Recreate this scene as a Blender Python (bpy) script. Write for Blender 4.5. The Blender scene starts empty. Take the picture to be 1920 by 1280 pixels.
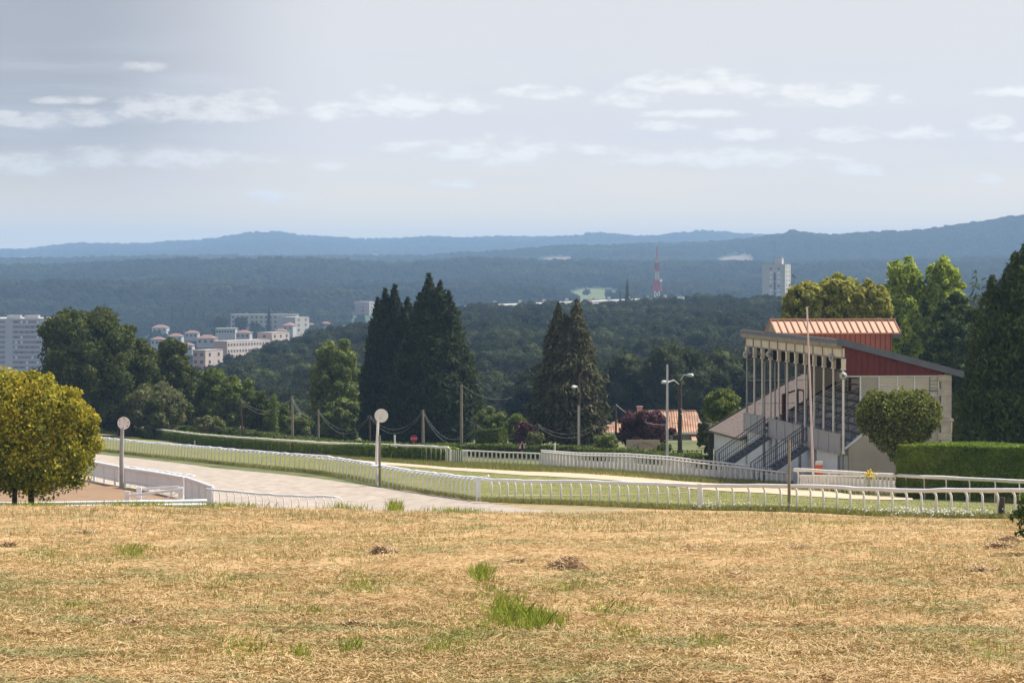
import bpy, math, random
import numpy as np
from mathutils import Vector, Matrix
R = math.radians
rng = np.random.default_rng(11)
random.seed(11)
scene = bpy.context.scene
COL = scene.collection

# ------------------------------------------------------------------ camera, sky, sun, exposure
F = 6400.0; PITCH = math.atan(140.0 / F)
cam_d = bpy.data.cameras.new('camera'); cam = bpy.data.objects.new('camera', cam_d); COL.objects.link(cam)
cam_d.sensor_width = 36.0; cam_d.lens = 36.0 * F / 1920.0; cam_d.clip_start = 1.0; cam_d.clip_end = 60000.0
cam.location = (0, 0, 0); cam.rotation_euler = (math.pi / 2 - PITCH, 0, 0)
scene.camera = cam

SUN_AZ, SUN_EL = 62.0, 56.0          # azimuth clockwise from the view direction (+Y), elevation
world = bpy.data.worlds.new('World'); scene.world = world; world.use_nodes = True
wn = world.node_tree; wn.nodes.clear()
def N(nt, t, **kw):
    n = nt.nodes.new(t)
    for k, v in kw.items():
        if k == 'op': n.operation = v
        elif isinstance(k, str) and hasattr(n, k): setattr(n, k, v)
    return n
def math_n(nt, op, a, b=None, c=None, clamp=False):
    n = nt.nodes.new('ShaderNodeMath'); n.operation = op; n.use_clamp = clamp
    for i, v in enumerate((a, b, c)):
        if v is None: continue
        if isinstance(v, (int, float)): n.inputs[i].default_value = v
        else: nt.links.new(v, n.inputs[i])
    return n.outputs[0]
def maprange(nt, v, a, b, c=0.0, d=1.0, smooth=True):
    n = nt.nodes.new('ShaderNodeMapRange'); n.interpolation_type = 'SMOOTHSTEP' if smooth else 'LINEAR'
    nt.links.new(v, n.inputs[0])
    for i, x in zip((1, 2, 3, 4), (a, b, c, d)): n.inputs[i].default_value = x
    return n.outputs[0]
def mixcol(nt, fac, a, b):
    n = nt.nodes.new('ShaderNodeMix'); n.data_type = 'RGBA'
    for s, v in ((n.inputs[0], fac), (n.inputs[6], a), (n.inputs[7], b)):
        if isinstance(v, (int, float)): s.default_value = v
        elif isinstance(v, tuple): s.default_value = (*v[:3], 1)
        else: nt.links.new(v, s)
    return n.outputs[2]
sky = wn.nodes.new('ShaderNodeTexSky'); sky.sky_type = 'NISHITA'; sky.sun_disc = False
sky.sun_elevation = R(SUN_EL); sky.sun_rotation = R(SUN_AZ); sky.altitude = 300; sky.dust_density = 2.0; sky.air_density = 1.0
tc = wn.nodes.new('ShaderNodeTexCoord'); sep = wn.nodes.new('ShaderNodeSeparateXYZ'); wn.links.new(tc.outputs['Generated'], sep.inputs[0])
ysafe = math_n(wn, 'MAXIMUM', sep.outputs[1], 0.05)
az = math_n(wn, 'DIVIDE', sep.outputs[0], ysafe); el = math_n(wn, 'DIVIDE', sep.outputs[2], ysafe)
# clouds: low banks of small cumulus standing over the far horizon (tangents of azimuth and elevation)
CLOUDS = [(268,128,34,9),(290,208,60,24),(410,205,105,28),(130,225,80,16),(130,190,50,8),(60,310,90,20),(290,300,160,20),(500,368,60,14),
          (640,212,55,16),(755,200,75,26),(880,202,50,14),(1015,176,70,13),(1185,190,55,15),(1305,160,105,22),(1550,184,110,20),(1900,175,70,9),
          (1235,238,50,9),(1395,257,50,11),(1585,255,60,13),(1720,252,55,12),(1860,236,35,13),(1900,258,40,10),(930,290,110,24),(765,278,45,11),
          (1120,283,55,9),(1370,300,160,17),(1600,322,50,12),(850,346,34,9),(60,232,80,14),(1850,336,25,9),(10,216,30,8),(1320,215,90,8),(620,312,30,9)]
def pt(x, y): return (x - 960) / F, (500 - y) / F
acc = None
nz = wn.nodes.new('ShaderNodeTexNoise'); nz.inputs['Scale'].default_value = 1.0; nz.inputs['Detail'].default_value = 7; nz.inputs['Roughness'].default_value = 0.62
comb = wn.nodes.new('ShaderNodeCombineXYZ')
wn.links.new(math_n(wn, 'MULTIPLY', az, 95.0), comb.inputs[0]); wn.links.new(math_n(wn, 'MULTIPLY', el, 240.0), comb.inputs[1]); wn.links.new(comb.outputs[0], nz.inputs['Vector'])
nzc = math_n(wn, 'SUBTRACT', nz.outputs[0], 0.5)
base_acc = None
for (cx, cy, rx, ry) in CLOUDS:
    a0, e0 = pt(cx, cy)
    dx = math_n(wn, 'MULTIPLY', math_n(wn, 'SUBTRACT', az, a0), F / (rx * 1.3))
    dy = math_n(wn, 'MULTIPLY', math_n(wn, 'SUBTRACT', el, e0), F / (ry * 1.35))
    # flat bottoms: falls off faster below the middle
    dyb = math_n(wn, 'MAXIMUM', dy, math_n(wn, 'MULTIPLY', dy, -1.5))
    d2 = math_n(wn, 'ADD', math_n(wn, 'MULTIPLY', dx, dx), math_n(wn, 'MULTIPLY', dyb, dyb))
    m = math_n(wn, 'SUBTRACT', 1.0, d2)
    acc = m if acc is None else math_n(wn, 'MAXIMUM', acc, m)
val = math_n(wn, 'ADD', acc, math_n(wn, 'MULTIPLY', nzc, 4.8))
cl = maprange(wn, val, -0.3, 1.3)
# wide thin streaks between the banks
nz2 = wn.nodes.new('ShaderNodeTexNoise'); nz2.inputs['Detail'].default_value = 5; nz2.inputs['Scale'].default_value = 1.0
comb2 = wn.nodes.new('ShaderNodeCombineXYZ')
wn.links.new(math_n(wn, 'MULTIPLY', az, 16.0), comb2.inputs[0]); wn.links.new(math_n(wn, 'MULTIPLY', el, 150.0), comb2.inputs[1]); wn.links.new(comb2.outputs[0], nz2.inputs['Vector'])
band = math_n(wn, 'MULTIPLY', maprange(wn, el, 0.012, 0.03), maprange(wn, el, 0.075, 0.05))
streak = math_n(wn, 'MULTIPLY', maprange(wn, nz2.outputs[0], 0.42, 0.72), band)
SKY_S, VEIL, CLOUD, GREY = 0.10, (0.53, 0.51, 0.52), (0.66, 0.645, 0.62), (0.25, 0.245, 0.28)
skyc = wn.nodes.new('ShaderNodeVectorMath'); skyc.operation = 'SCALE'; wn.links.new(sky.outputs[0], skyc.inputs[0]); skyc.inputs[3].default_value = SKY_S
hl = wn.nodes.new('ShaderNodeVectorMath'); hl.operation = 'LENGTH'; cxy = wn.nodes.new('ShaderNodeCombineXYZ'); wn.links.new(sep.outputs[0], cxy.inputs[0]); wn.links.new(sep.outputs[1], cxy.inputs[1]); wn.links.new(cxy.outputs[0], hl.inputs[0])
el2 = math_n(wn, 'DIVIDE', sep.outputs[2], math_n(wn, 'MAXIMUM', hl.outputs['Value'], 0.02))
veil_f = maprange(wn, el2, 1.6, 0.02, 0.45, 0.86)
front = maprange(wn, sep.outputs[1], 0.1, 0.4)
# sky colour darkened towards the left to copy lens vignetting
greyf = math_n(wn, 'MULTIPLY', maprange(wn, az, -0.045, -0.13), maprange(wn, el, 0.0, 0.06, 0.6, 1.0))
veilc = mixcol(wn, greyf, VEIL, GREY)
vz = maprange(wn, el, 0.0, 0.09, 1.06, 0.96)
vs = wn.nodes.new('ShaderNodeVectorMath'); vs.operation = 'SCALE'; wn.links.new(veilc, vs.inputs[0]); wn.links.new(vz, vs.inputs[3])
c1 = mixcol(wn, veil_f, skyc.outputs[0], vs.outputs[0])
c1 = mixcol(wn, maprange(wn, el, 0.042, 0.002, 0.0, 1.0), c1, mixcol(wn, math_n(wn, 'MULTIPLY', greyf, 0.8), (0.80, 0.64, 0.40), (0.62, 0.50, 0.34)))
c1 = mixcol(wn, math_n(wn, 'MULTIPLY', streak, 0.36), c1, (0.46, 0.475, 0.51))
cloudc = mixcol(wn, math_n(wn, 'MULTIPLY', greyf, 0.62), CLOUD, (0.40, 0.39, 0.39))
shade = maprange(wn, nz.outputs[0], 0.3, 0.6, 0.90, 1.0)
cs = wn.nodes.new('ShaderNodeVectorMath'); cs.operation = 'SCALE'; wn.links.new(cloudc, cs.inputs[0]); wn.links.new(shade, cs.inputs[3])
c2 = mixcol(wn, math_n(wn, 'MULTIPLY', math_n(wn, 'MULTIPLY', cl, 0.9), front), c1, cs.outputs[0])
bg = wn.nodes.new('ShaderNodeBackground'); bg.inputs[1].default_value = 1.0; wn.links.new(c2, bg.inputs[0])
wo = wn.nodes.new('ShaderNodeOutputWorld'); wn.links.new(bg.outputs[0], wo.inputs[0])

sun_d = bpy.data.lights.new('sun', 'SUN'); sun = bpy.data.objects.new('sun', sun_d); COL.objects.link(sun)
sun_d.energy = 4.6; sun_d.angle = R(0.53); sun_d.color = (1.0, 0.955, 0.88)
sdir = Vector((math.sin(R(SUN_AZ)) * math.cos(R(SUN_EL)), math.cos(R(SUN_AZ)) * math.cos(R(SUN_EL)), math.sin(R(SUN_EL))))
sun.rotation_euler = (-sdir).to_track_quat('-Z', 'Y').to_euler()
vs_ = scene.view_settings; vs_.view_transform = 'Standard'; vs_.look = 'None'; vs_.exposure = 0.68; vs_.gamma = 1.0
scene.render.engine = 'CYCLES'; cy = scene.cycles
cy.use_denoising = True; cy.max_bounces = 5; cy.diffuse_bounces = 3; cy.glossy_bounces = 2; cy.transmission_bounces = 3; cy.transparent_max_bounces = 6; cy.volume_bounces = 0
cy.caustics_reflective = False; cy.caustics_refractive = False

# ------------------------------------------------------------------ measuring: photograph bearings to places
cp, sp = math.cos(PITCH), math.sin(PITCH)
def ratio(px, py):
    u, v = (px - 960) / F, (640 - py) / F; d = cp + v * sp
    return u / d, (-sp + v * cp) / d
def P(px, py, Y):
    a, b = ratio(px, py); return Vector((a * Y, Y, b * Y))
def pchip(x, y, q):
    x = np.asarray(x, float); y = np.asarray(y, float); q = np.clip(q, x[0], x[-1])
    h = np.diff(x); d = np.diff(y) / h; m = np.zeros_like(y)
    if len(x) == 2: return y[0] + d[0] * (q - x[0])
    for i in range(1, len(x) - 1):
        if d[i-1] * d[i] > 0:
            w1, w2 = 2 * h[i] + h[i-1], h[i] + 2 * h[i-1]; m[i] = (w1 + w2) / (w1 / d[i-1] + w2 / d[i])
    m[0], m[-1] = d[0], d[-1]
    i = np.clip(np.searchsorted(x, q, side='right') - 1, 0, len(x) - 2)
    t = (q - x[i]) / h[i]
    return ((1 + 2*t) * (1-t)**2 * y[i] + t * (1-t)**2 * h[i] * m[i] + t*t * (3 - 2*t) * y[i+1] + t*t * (t-1) * h[i] * m[i+1])
def zz(Y, py): return Y * ratio(960, py)[1]
FR = [(12, 'z', -5.8), (30, 'z', -5.95), (50, 1280), (75, 1070), (100, 1000)]
NEAR = {
 0:   [(120, 953), (150, 'z', -11.0), (175, 'z', -11.95), (195, 'z', -12.6), (285, 'z', -15.3), (385, 'z', -18.9), (450, 'z', -21.5)],
 220: [(120, 955), (150, 'z', -11.3), (170, 'z', -11.9), (195, 916), (285, 850), (340, 830), (385, 817), (450, 'z', -21.5)],
 400: [(120, 957), (150, 'z', -11.5), (168, 'z', -12.07), (195, 'z', -12.75), (248, 869), (340, 838), (450, 'z', -22)],
 640: [(122, 960), (140, 'z', -10.4), (156, 'z', -11.6), (175, 950), (212, 895), (285, 857), (450, 'z', -22.5)],
 960: [(125, 967), (140, 'z', -10.2), (166, 940), (200, 'z', -12.5), (238, 873), (300, 'z', -16), (450, 'z', -22.5)],
 1300:[(122, 974), (135, 966), (144, 957), (165, 'z', -11.2), (190, 917), (210, 898), (300, 'z', -15.5), (450, 'z', -22)],
 1500:[(122, 'z', -9.05), (138, 960), (175, 925), (200, 910), (300, 'z', -15.5), (450, 'z', -21)],
 1700:[(122, 'z', -9.1), (130, 971), (168, 936), (200, 916), (300, 'z', -15.5), (450, 'z', -20)],
 1920:[(122, 975), (165, 945), (200, 'z', -12.9), (300, 'z', -15.2), (450, 'z', -19.5)]}
PXG = np.arange(-900, 2801, 20.0)
YN = np.concatenate([np.arange(12, 110, 2.0), np.arange(110, 300, 1.0), np.arange(300, 451, 5.0)])
colz = []
for k, v in NEAR.items():
    pts = FR + v
    colz.append(pchip([p[0] for p in pts], [p[2] if p[1] == 'z' else zz(p[0], p[1]) for p in pts], YN))
colz = np.array(colz)
kx = list(NEAR.keys())
ZN = np.array([pchip(kx, colz[:, j], PXG) for j in range(len(YN))])
def cz(Y, prs, sub=0.0):   # (px, py) canopy line at distance Y -> ground heights
    return [(p, zz(Y, q) - sub) for p, q in prs]
S11 = [0, 200, 400, 500, 640, 900, 1100, 1300, 1500, 1700, 1920]
FAR = [
 (520, list(zip(S11, [-30, -31, -32, -33, -33, -33, -32, -31, -29, -27, -26]))),
 (800, list(zip(S11, [-42, -42, -37, -36, -34, -32, -31, -31, -30, -29, -28]))),
 (1000, list(zip(S11, [-55, -54, -41.5, -37.5, -33, -31, -30, -29, -28, -28, -28]))),
 (1200, list(zip(S11, [-60, -60, -52, -41, -34.5, -30, -29, -28, -27, -27, -27]))),
 (1500, list(zip(S11, [-64, -64, -52, -49, -42, -29.5, -28, -26.0, -25.5, -26, -26]))),
 (1700, list(zip(S11, [-70, -70, -56, -51, -49, -42, -40, -38, -38, -38, -38]))),
 (1900, list(zip(S11, [-75, -75, -58, -52, -50, -38, -36, -42, -45, -45, -45]))),
 (2300, list(zip(S11, [-66, -62, -52, -49, -50, -50, -48, -45, -45, -45, -42]))),
 (3000, list(zip(S11, [-40, -40, -41, -41, -42, -40, -38, -38, -38, -35, -32]))),
 (3700, list(zip(S11, [-30, -29, -28, -28, -29, -28, -27, -27, -27, -24, -20]))),
 (4500, cz(4500, [(0,506),(100,507),(200,504),(300,499),(400,496),(500,492),(640,496),(720,501),(800,498),(900,493),(1000,497),(1100,497),(1200,499),(1300,500),(1400,499),(1500,502),(1700,498),(1920,492)], 10)),
 (5300, list(zip(S11, [-32, -32, -30, -30, -30, -12, -8, -8, -6, -2, 6]))),
 (6500, cz(6500, [(0,490),(200,489),(400,488),(640,489),(800,487),(870,481),(960,474),(1040,467),(1100,465),(1200,459),(1300,461),(1400,455),(1470,444),(1500,441),(1560,446),(1640,441),(1700,440),(1760,434),(1830,424),(1920,409)], 10)),
 (8000, list(zip(S11, [-25, -25, -20, -20, -20, -10, 0, 5, 10, 15, 20]))),
 (11000, cz(11000, [(0,474),(100,467),(200,462),(320,460),(390,454),(440,446),(480,440),(525,440),(560,447),(620,450),(700,456),(760,451),(810,448),(870,453),(930,450),(1000,451),(1150,446),(1200,450),(1290,443),(1340,442),(1500,446),(1700,440),(1920,432)], 12)),
 (14500, list(zip(S11, [-60] * 11)))]
FY = [450] + [r[0] for r in FAR]
FZ = [ZN[-1]] + [pchip([a for a, _ in r[1]], [b for _, b in r[1]], PXG) for r in FAR]
YF = np.exp(np.linspace(math.log(455), math.log(14500), 150))
FZ = np.array(FZ)
ZF = np.array([pchip(np.log(FY), FZ[:, j], np.log(YF)) for j in range(len(PXG))]).T
_Y2, _P2 = np.meshgrid(YF, PXG, indexing='ij'); _X2 = (_P2 - 960) / F * _Y2
def vnoise(x, y, seed=0):
    xi = np.floor(x).astype(np.int64); yi = np.floor(y).astype(np.int64); fx = x - xi; fy = y - yi
    def h(a, b):
        n = (a * 374761393 + b * 668265263 + seed * 974711) & 0xffffffff; n = ((n ^ (n >> 13)) * 1274126177) & 0xffffffff
        return ((n ^ (n >> 16)) & 0xffff) / 65535.0
    fx = fx * fx * (3 - 2 * fx); fy = fy * fy * (3 - 2 * fy)
    return (h(xi, yi) * (1-fx) + h(xi+1, yi) * fx) * (1-fy) + (h(xi, yi+1) * (1-fx) + h(xi+1, yi+1) * fx) * fy
_amp = np.interp(_Y2, [2500, 3200, 4300, 5300, 6300, 9000, 14000], [0, 22, 9, 26, 12, 40, 20])
for _p0, _p1, _y0, _y1 in ((1030, 1190, 2500, 4300), (985, 1090, 5100, 6300), (1320, 1430, 5100, 6200)): _amp = _amp * (1 - np.exp(-(np.maximum(0, np.abs(_P2 - (_p0 + _p1) / 2) - (_p1 - _p0) / 2) / 40) ** 2 - (np.maximum(0, np.abs(_Y2 - (_y0 + _y1) / 2) - (_y1 - _y0) / 2) / 200) ** 2))
ZF = ZF + _amp * (0.65 * (vnoise(_X2 / 260 + _Y2 / 900, _Y2 / 420, 5) - 0.5) + 0.35 * (vnoise(_X2 / 110, _Y2 / 200, 8) - 0.5))
YALL = np.concatenate([YN, YF]); ZALL = np.vstack([ZN, ZF])
def G(X, Y):
    X = np.asarray(X, float); Y = np.asarray(Y, float)
    px = np.clip(960 + F * X / np.maximum(Y, 1), PXG[0], PXG[-1] - 1e-6); Yc = np.clip(Y, YALL[0], YALL[-1] - 1e-6)
    i = np.clip(np.searchsorted(YALL, Yc, side='right') - 1, 0, len(YALL) - 2)
    j = np.floor((px - PXG[0]) / 20).astype(int); s = (px - PXG[0]) / 20 - j; t = (Yc - YALL[i]) / (YALL[i+1] - YALL[i])
    return (ZALL[i, j] * (1-t) * (1-s) + ZALL[i, j+1] * (1-t) * s + ZALL[i+1, j] * t * (1-s) + ZALL[i+1, j+1] * t * s)
def g(x, y): return float(G(x, y))
_Ys = np.concatenate([np.arange(30, 460, 0.25)])
def I(px, py, Ymin=30.0):
    a, b = ratio(px, py); Ys = _Ys[_Ys >= Ymin]
    hit = np.nonzero(b * Ys <= G(a * Ys, Ys))[0]
    Y = float(Ys[hit[0]]) if len(hit) else float(Ys[-1])
    return Vector((a * Y, Y, g(a * Y, Y)))
def onG(px, Y): # ground point on bearing px at distance Y
    x = (px - 960) / F * Y; return Vector((x, Y, g(x, Y)))
def fbm(x, y, seed=0, o=3):
    s = 0; a = 1; t = 0
    for k in range(o): s = s + a * vnoise(x * 2**k, y * 2**k, seed + k); t += a; a *= 0.5
    return s / t

# ------------------------------------------------------------------ materials
MATS = {}
def mat(name, cols, scale=3.0, rough=0.85, bump=0.0, detail=6, spec=0.25, stretch=(1, 1, 1), island=0.0, trans=0.0, bscale=None, metal=0.0, lo=0.3, hi=0.7, tcol=None, coord='Object', spots=None):
    """noise-blended colours; island mixes a random value per separate leaf, trans lets light through leaves"""
    m = bpy.data.materials.new(name); m.use_nodes = True; nt = m.node_tree; b = nt.nodes['Principled BSDF']; out = nt.nodes['Material Output']
    b.inputs['Roughness'].default_value = rough; b.inputs['Specular IOR Level'].default_value = spec; b.inputs['Metallic'].default_value = metal
    tcn = nt.nodes.new('ShaderNodeTexCoord'); mp = nt.nodes.new('ShaderNodeMapping'); mp.inputs['Scale'].default_value = stretch
    if coord == 'World':
        geo = nt.nodes.new('ShaderNodeNewGeometry'); nt.links.new(geo.outputs['Position'], mp.inputs[0])
    else: nt.links.new(tcn.outputs[coord], mp.inputs[0])
    no = nt.nodes.new('ShaderNodeTexNoise'); no.inputs['Scale'].default_value = scale; no.inputs['Detail'].default_value = detail; nt.links.new(mp.outputs[0], no.inputs['Vector'])
    f = maprange(nt, no.outputs[0], lo, hi, smooth=False)
    if island > 0:
        gi = nt.nodes.new('ShaderNodeNewGeometry')
        f = math_n(nt, 'ADD', math_n(nt, 'MULTIPLY', f, 1 - island), math_n(nt, 'MULTIPLY', gi.outputs['Random Per Island'], island))
    cr = nt.nodes.new('ShaderNodeValToRGB'); e = cr.color_ramp.elements
    while len(e) < len(cols): e.new(0.5)
    for i, c in enumerate(cols):
        e[i].position = i / max(1, len(cols) - 1); e[i].color = (*c, 1)
    nt.links.new(f, cr.inputs[0]); col = cr.outputs[0]
    if spots:   # (colour, scale, threshold): blotches with a shape of their own
        n3 = nt.nodes.new('ShaderNodeTexNoise'); n3.inputs['Scale'].default_value = spots[1]; n3.inputs['Detail'].default_value = 8; n3.inputs['Roughness'].default_value = 0.7
        nt.links.new(mp.outputs[0], n3.inputs['Vector'])
        col = mixcol(nt, maprange(nt, n3.outputs[0], spots[2], spots[2] + 0.1), col, spots[0])
    nt.links.new(col, b.inputs['Base Color'])
    if bump > 0:
        bp = nt.nodes.new('ShaderNodeBump'); bp.inputs['Strength'].default_value = bump; bp.inputs['Distance'].default_value = 0.05
        n2 = nt.nodes.new('ShaderNodeTexNoise'); n2.inputs['Scale'].default_value = bscale or scale * 3; n2.inputs['Detail'].default_value = 5; nt.links.new(mp.outputs[0], n2.inputs['Vector'])
        nt.links.new(n2.outputs[0], bp.inputs['Height']); nt.links.new(bp.outputs[0], b.inputs['Normal'])
    if trans > 0:
        tr = nt.nodes.new('ShaderNodeBsdfTranslucent'); mx = nt.nodes.new('ShaderNodeMixShader'); mx.inputs[0].default_value = trans
        hs = mixcol(nt, 0.45, col, tcol or (0.20, 0.24, 0.03)); nt.links.new(hs, tr.inputs[0])
        nt.links.new(b.outputs[0], mx.inputs[1]); nt.links.new(tr.outputs[0], mx.inputs[2]); nt.links.new(mx.outputs[0], out.inputs[0])
    MATS[name] = m; return m
M = {}
M['ground'] = mat('meadow_ground', [(0.055, 0.075, 0.02), (0.10, 0.115, 0.035), (0.20, 0.17, 0.07)], 0.35, coord='World', bump=0.4, bscale=6)
M['field'] = mat('mown_straw_ground', [(0.304, 0.185, 0.076), (0.425, 0.269, 0.123), (0.505, 0.340, 0.168)], 1.2, coord='World', bump=0.8, bscale=14, spots=((0.17, 0.165, 0.05), 0.35, 0.55))
M['turf'] = mat('track_turf', [(0.12, 0.125, 0.03), (0.165, 0.165, 0.042), (0.22, 0.20, 0.065)], 0.5, coord='World', bump=0.5, bscale=9)
M['path'] = mat('pale_sand', [(0.42, 0.31, 0.20), (0.50, 0.39, 0.27), (0.55, 0.44, 0.32)], 1.0, coord='World', bump=0.3, bscale=4)
M['track'] = mat('grey_sand', [(0.265, 0.215, 0.17), (0.36, 0.30, 0.245), (0.44, 0.375, 0.31)], 1.4, coord='World', bump=1.0, bscale=5, stretch=(1, 0.6, 1), detail=10, lo=0.25, hi=0.75, spots=((0.27, 0.215, 0.17), 2.6, 0.62))
M['dirt'] = mat('bare_soil', [(0.20, 0.115, 0.065), (0.27, 0.165, 0.10), (0.20, 0.16, 0.07)], 0.9, coord='World', bump=0.5)
M['hill'] = mat('hill_ground', [(0.03, 0.05, 0.018), (0.05, 0.075, 0.03)], 0.02, coord='World')
M['meadow'] = mat('far_meadow', [(0.085, 0.115, 0.035), (0.12, 0.14, 0.05)], 0.03, coord='World')
M['stubble'] = mat('far_stubble', [(0.170, 0.125, 0.085), (0.200, 0.150, 0.105)], 0.03, coord='World')
M['straw'] = mat('straw_blades', [(0.281, 0.175, 0.069), (0.424, 0.279, 0.120), (0.544, 0.382, 0.182), (0.685, 0.528, 0.286)], 0.9, island=0.6, rough=0.7, trans=0.15, tcol=(0.5, 0.36, 0.16), coord='World', stretch=(0.55, 0.6, 1), spots=((0.31, 0.27, 0.11), 0.62, 0.495))
M['drygreen'] = mat('dry_grass_blades', [(0.21, 0.225, 0.06), (0.33, 0.315, 0.10), (0.48, 0.42, 0.18)], 1.0, island=0.8, trans=0.25, coord='World')
M['green'] = mat('green_grass_blades', [(0.12, 0.165, 0.018), (0.20, 0.26, 0.03), (0.32, 0.37, 0.075)], 1.0, island=0.8, trans=0.5, tcol=(0.38, 0.42, 0.05), coord='World')
M['turfblade'] = mat('turf_blades', [(0.11, 0.125, 0.03), (0.16, 0.165, 0.04), (0.22, 0.21, 0.07)], 1.0, island=0.8, trans=0.25, coord='World')
M['hay'] = mat('old_hay', [(0.312, 0.204, 0.108), (0.504, 0.360, 0.216), (0.696, 0.540, 0.348)], 1.0, island=0.9, coord='World')
M['white'] = mat('white_plastic', [(0.82, 0.82, 0.83), (0.88, 0.88, 0.89)], 2.0, rough=0.5, spots=((0.5, 0.48, 0.44), 1.6, 0.66))
M['oldwhite'] = mat('weathered_white_paint', [(0.72, 0.68, 0.62), (0.86, 0.83, 0.78)], 2.5, rough=0.8, spots=((0.38, 0.33, 0.26), 2.2, 0.62))
M['board'] = mat('grey_white_boards', [(0.66, 0.65, 0.65), (0.78, 0.77, 0.77)], 1.5, rough=0.8, stretch=(6, 6, 1), spots=((0.36, 0.35, 0.34), 1.5, 0.6))
M['wood'] = mat('weathered_wood', [(0.20, 0.165, 0.13), (0.33, 0.28, 0.22)], 4, stretch=(4, 4, 0.6))
M['darkwood'] = mat('dark_pole_wood', [(0.045, 0.035, 0.03), (0.10, 0.08, 0.065)], 4, stretch=(4, 4, 0.6))
M['bark'] = mat('bark', [(0.05, 0.035, 0.022), (0.11, 0.085, 0.06)], 6, bump=0.6, stretch=(3, 3, 0.7))
M['concrete'] = mat('grey_concrete', [(0.34, 0.33, 0.31), (0.45, 0.44, 0.41)], 2, spots=((0.22, 0.21, 0.2), 1.2, 0.62))
M['wire'] = mat('wire', [(0.10, 0.10, 0.10), (0.16, 0.16, 0.16)], 1)
M['steel'] = mat('dark_grey_steel', [(0.10, 0.115, 0.14), (0.17, 0.19, 0.22)], 5, rough=0.5, spots=((0.13, 0.08, 0.05), 5, 0.66))
M['slate'] = mat('blue_grey_fascia', [(0.105, 0.115, 0.145), (0.15, 0.16, 0.19)], 1.2, rough=0.6)
M['frieze'] = mat('aged_cream_panel', [(0.624, 0.559, 0.442), (0.819, 0.754, 0.624)], 1.2, spots=((0.24, 0.19, 0.13), 1.0, 0.6))
M['cornice'] = mat('stained_cornice', [(0.25, 0.22, 0.18), (0.42, 0.38, 0.31)], 0.9, spots=((0.12, 0.10, 0.085), 0.9, 0.55))
M['render'] = mat('tan_render', [(0.36, 0.31, 0.26), (0.44, 0.39, 0.33)], 0.8, bump=0.3, bscale=20, detail=10, spots=((0.23, 0.20, 0.17), 0.9, 0.62))
M['stone'] = mat('pale_quoin_stone', [(0.42, 0.36, 0.31), (0.56, 0.50, 0.44)], 2.5, bump=0.5, spots=((0.30, 0.25, 0.21), 2, 0.62))
M['whitewall'] = mat('whitewashed_wall', [(0.74, 0.74, 0.72), (0.85, 0.85, 0.83)], 1.0, spots=((0.42, 0.42, 0.38), 1.1, 0.62))
M['cream'] = mat('cream_wall', [(0.50, 0.45, 0.37), (0.58, 0.53, 0.45)], 1.0)
M['red'] = mat('oxblood_cladding', [(0.115, 0.022, 0.022), (0.165, 0.034, 0.033)], 1.5, rough=0.6)
M['brick_red'] = mat('rust_red_cladding', [(0.281, 0.117, 0.090), (0.340, 0.149, 0.114)], 1.5, rough=0.6)
M['terra'] = mat('terracotta_sheet', [(0.493, 0.306, 0.200), (0.561, 0.365, 0.246)], 2.0, rough=0.55, stretch=(6, 1, 1))
M['tile'] = mat('terracotta_tiles', [(0.296, 0.146, 0.090), (0.390, 0.219, 0.138), (0.484, 0.344, 0.257)], 1.2, bump=0.6, bscale=2)
M['browntile'] = mat('mossy_brown_tiles', [(0.104, 0.078, 0.065), (0.192, 0.148, 0.126), (0.264, 0.207, 0.180)], 7, bump=1.0, bscale=9)
M['glass'] = mat('dusty_glass', [(0.30, 0.28, 0.23), (0.38, 0.35, 0.30)], 1.0, rough=0.25, spec=0.5)
M['frame'] = mat('white_window_frame', [(0.62, 0.65, 0.68), (0.72, 0.75, 0.78)], 2)
M['darkwin'] = mat('dark_window', [(0.05, 0.06, 0.075), (0.10, 0.11, 0.13)], 0.2, rough=0.3)
M['redpost'] = mat('dark_red_steel', [(0.12, 0.025, 0.02), (0.16, 0.04, 0.03)], 2)
M['pinkwhite'] = mat('faded_pink_white_paint', [(0.66, 0.42, 0.38), (0.76, 0.66, 0.63)], 1.6, stretch=(1, 1, 0.7))
M['orange'] = mat('orange_paint', [(0.75, 0.15, 0.06), (0.85, 0.22, 0.10)], 4)
M['signred'] = mat('sign_red', [(0.45, 0.02, 0.03), (0.5, 0.03, 0.04)], 3, rough=0.4)
M['lightgrey'] = mat('pale_grey_metal', [(0.468, 0.476, 0.476), (0.561, 0.570, 0.561)], 3, rough=0.5)
M['boardbeige'] = mat('beige_board', [(0.40, 0.32, 0.24), (0.46, 0.38, 0.29)], 1.5)
M['letter'] = mat('maroon_lettering', [(0.16, 0.04, 0.045), (0.2, 0.055, 0.06)], 1)
M['blue'] = mat('dark_blue', [(0.02, 0.025, 0.09), (0.03, 0.035, 0.12)], 1)
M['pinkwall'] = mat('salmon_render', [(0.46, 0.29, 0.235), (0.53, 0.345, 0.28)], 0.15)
M['greywall'] = mat('grey_render', [(0.42, 0.39, 0.385), (0.48, 0.455, 0.44)], 0.15)
M['palewall'] = mat('pale_render', [(0.396, 0.370, 0.327), (0.456, 0.430, 0.378)], 0.15)
M['mauve'] = mat('mauve_brick_band', [(0.24, 0.15, 0.17), (0.33, 0.21, 0.235)], 0.4)
M['balc'] = mat('balcony_concrete', [(0.40, 0.37, 0.385), (0.47, 0.435, 0.445)], 0.3)
def leafm(name, cols, tr=0.3, tcol=None, sc=0.8, isl=0.6): M[name] = mat(name, cols, sc, rough=0.8, spec=0.12, island=isl, trans=tr, tcol=tcol, detail=3, coord='World', lo=0.32, hi=0.68)
M['towntile'] = mat('old_town_tiles', [(0.22, 0.12, 0.09), (0.30, 0.17, 0.13)], 0.2)
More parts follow.
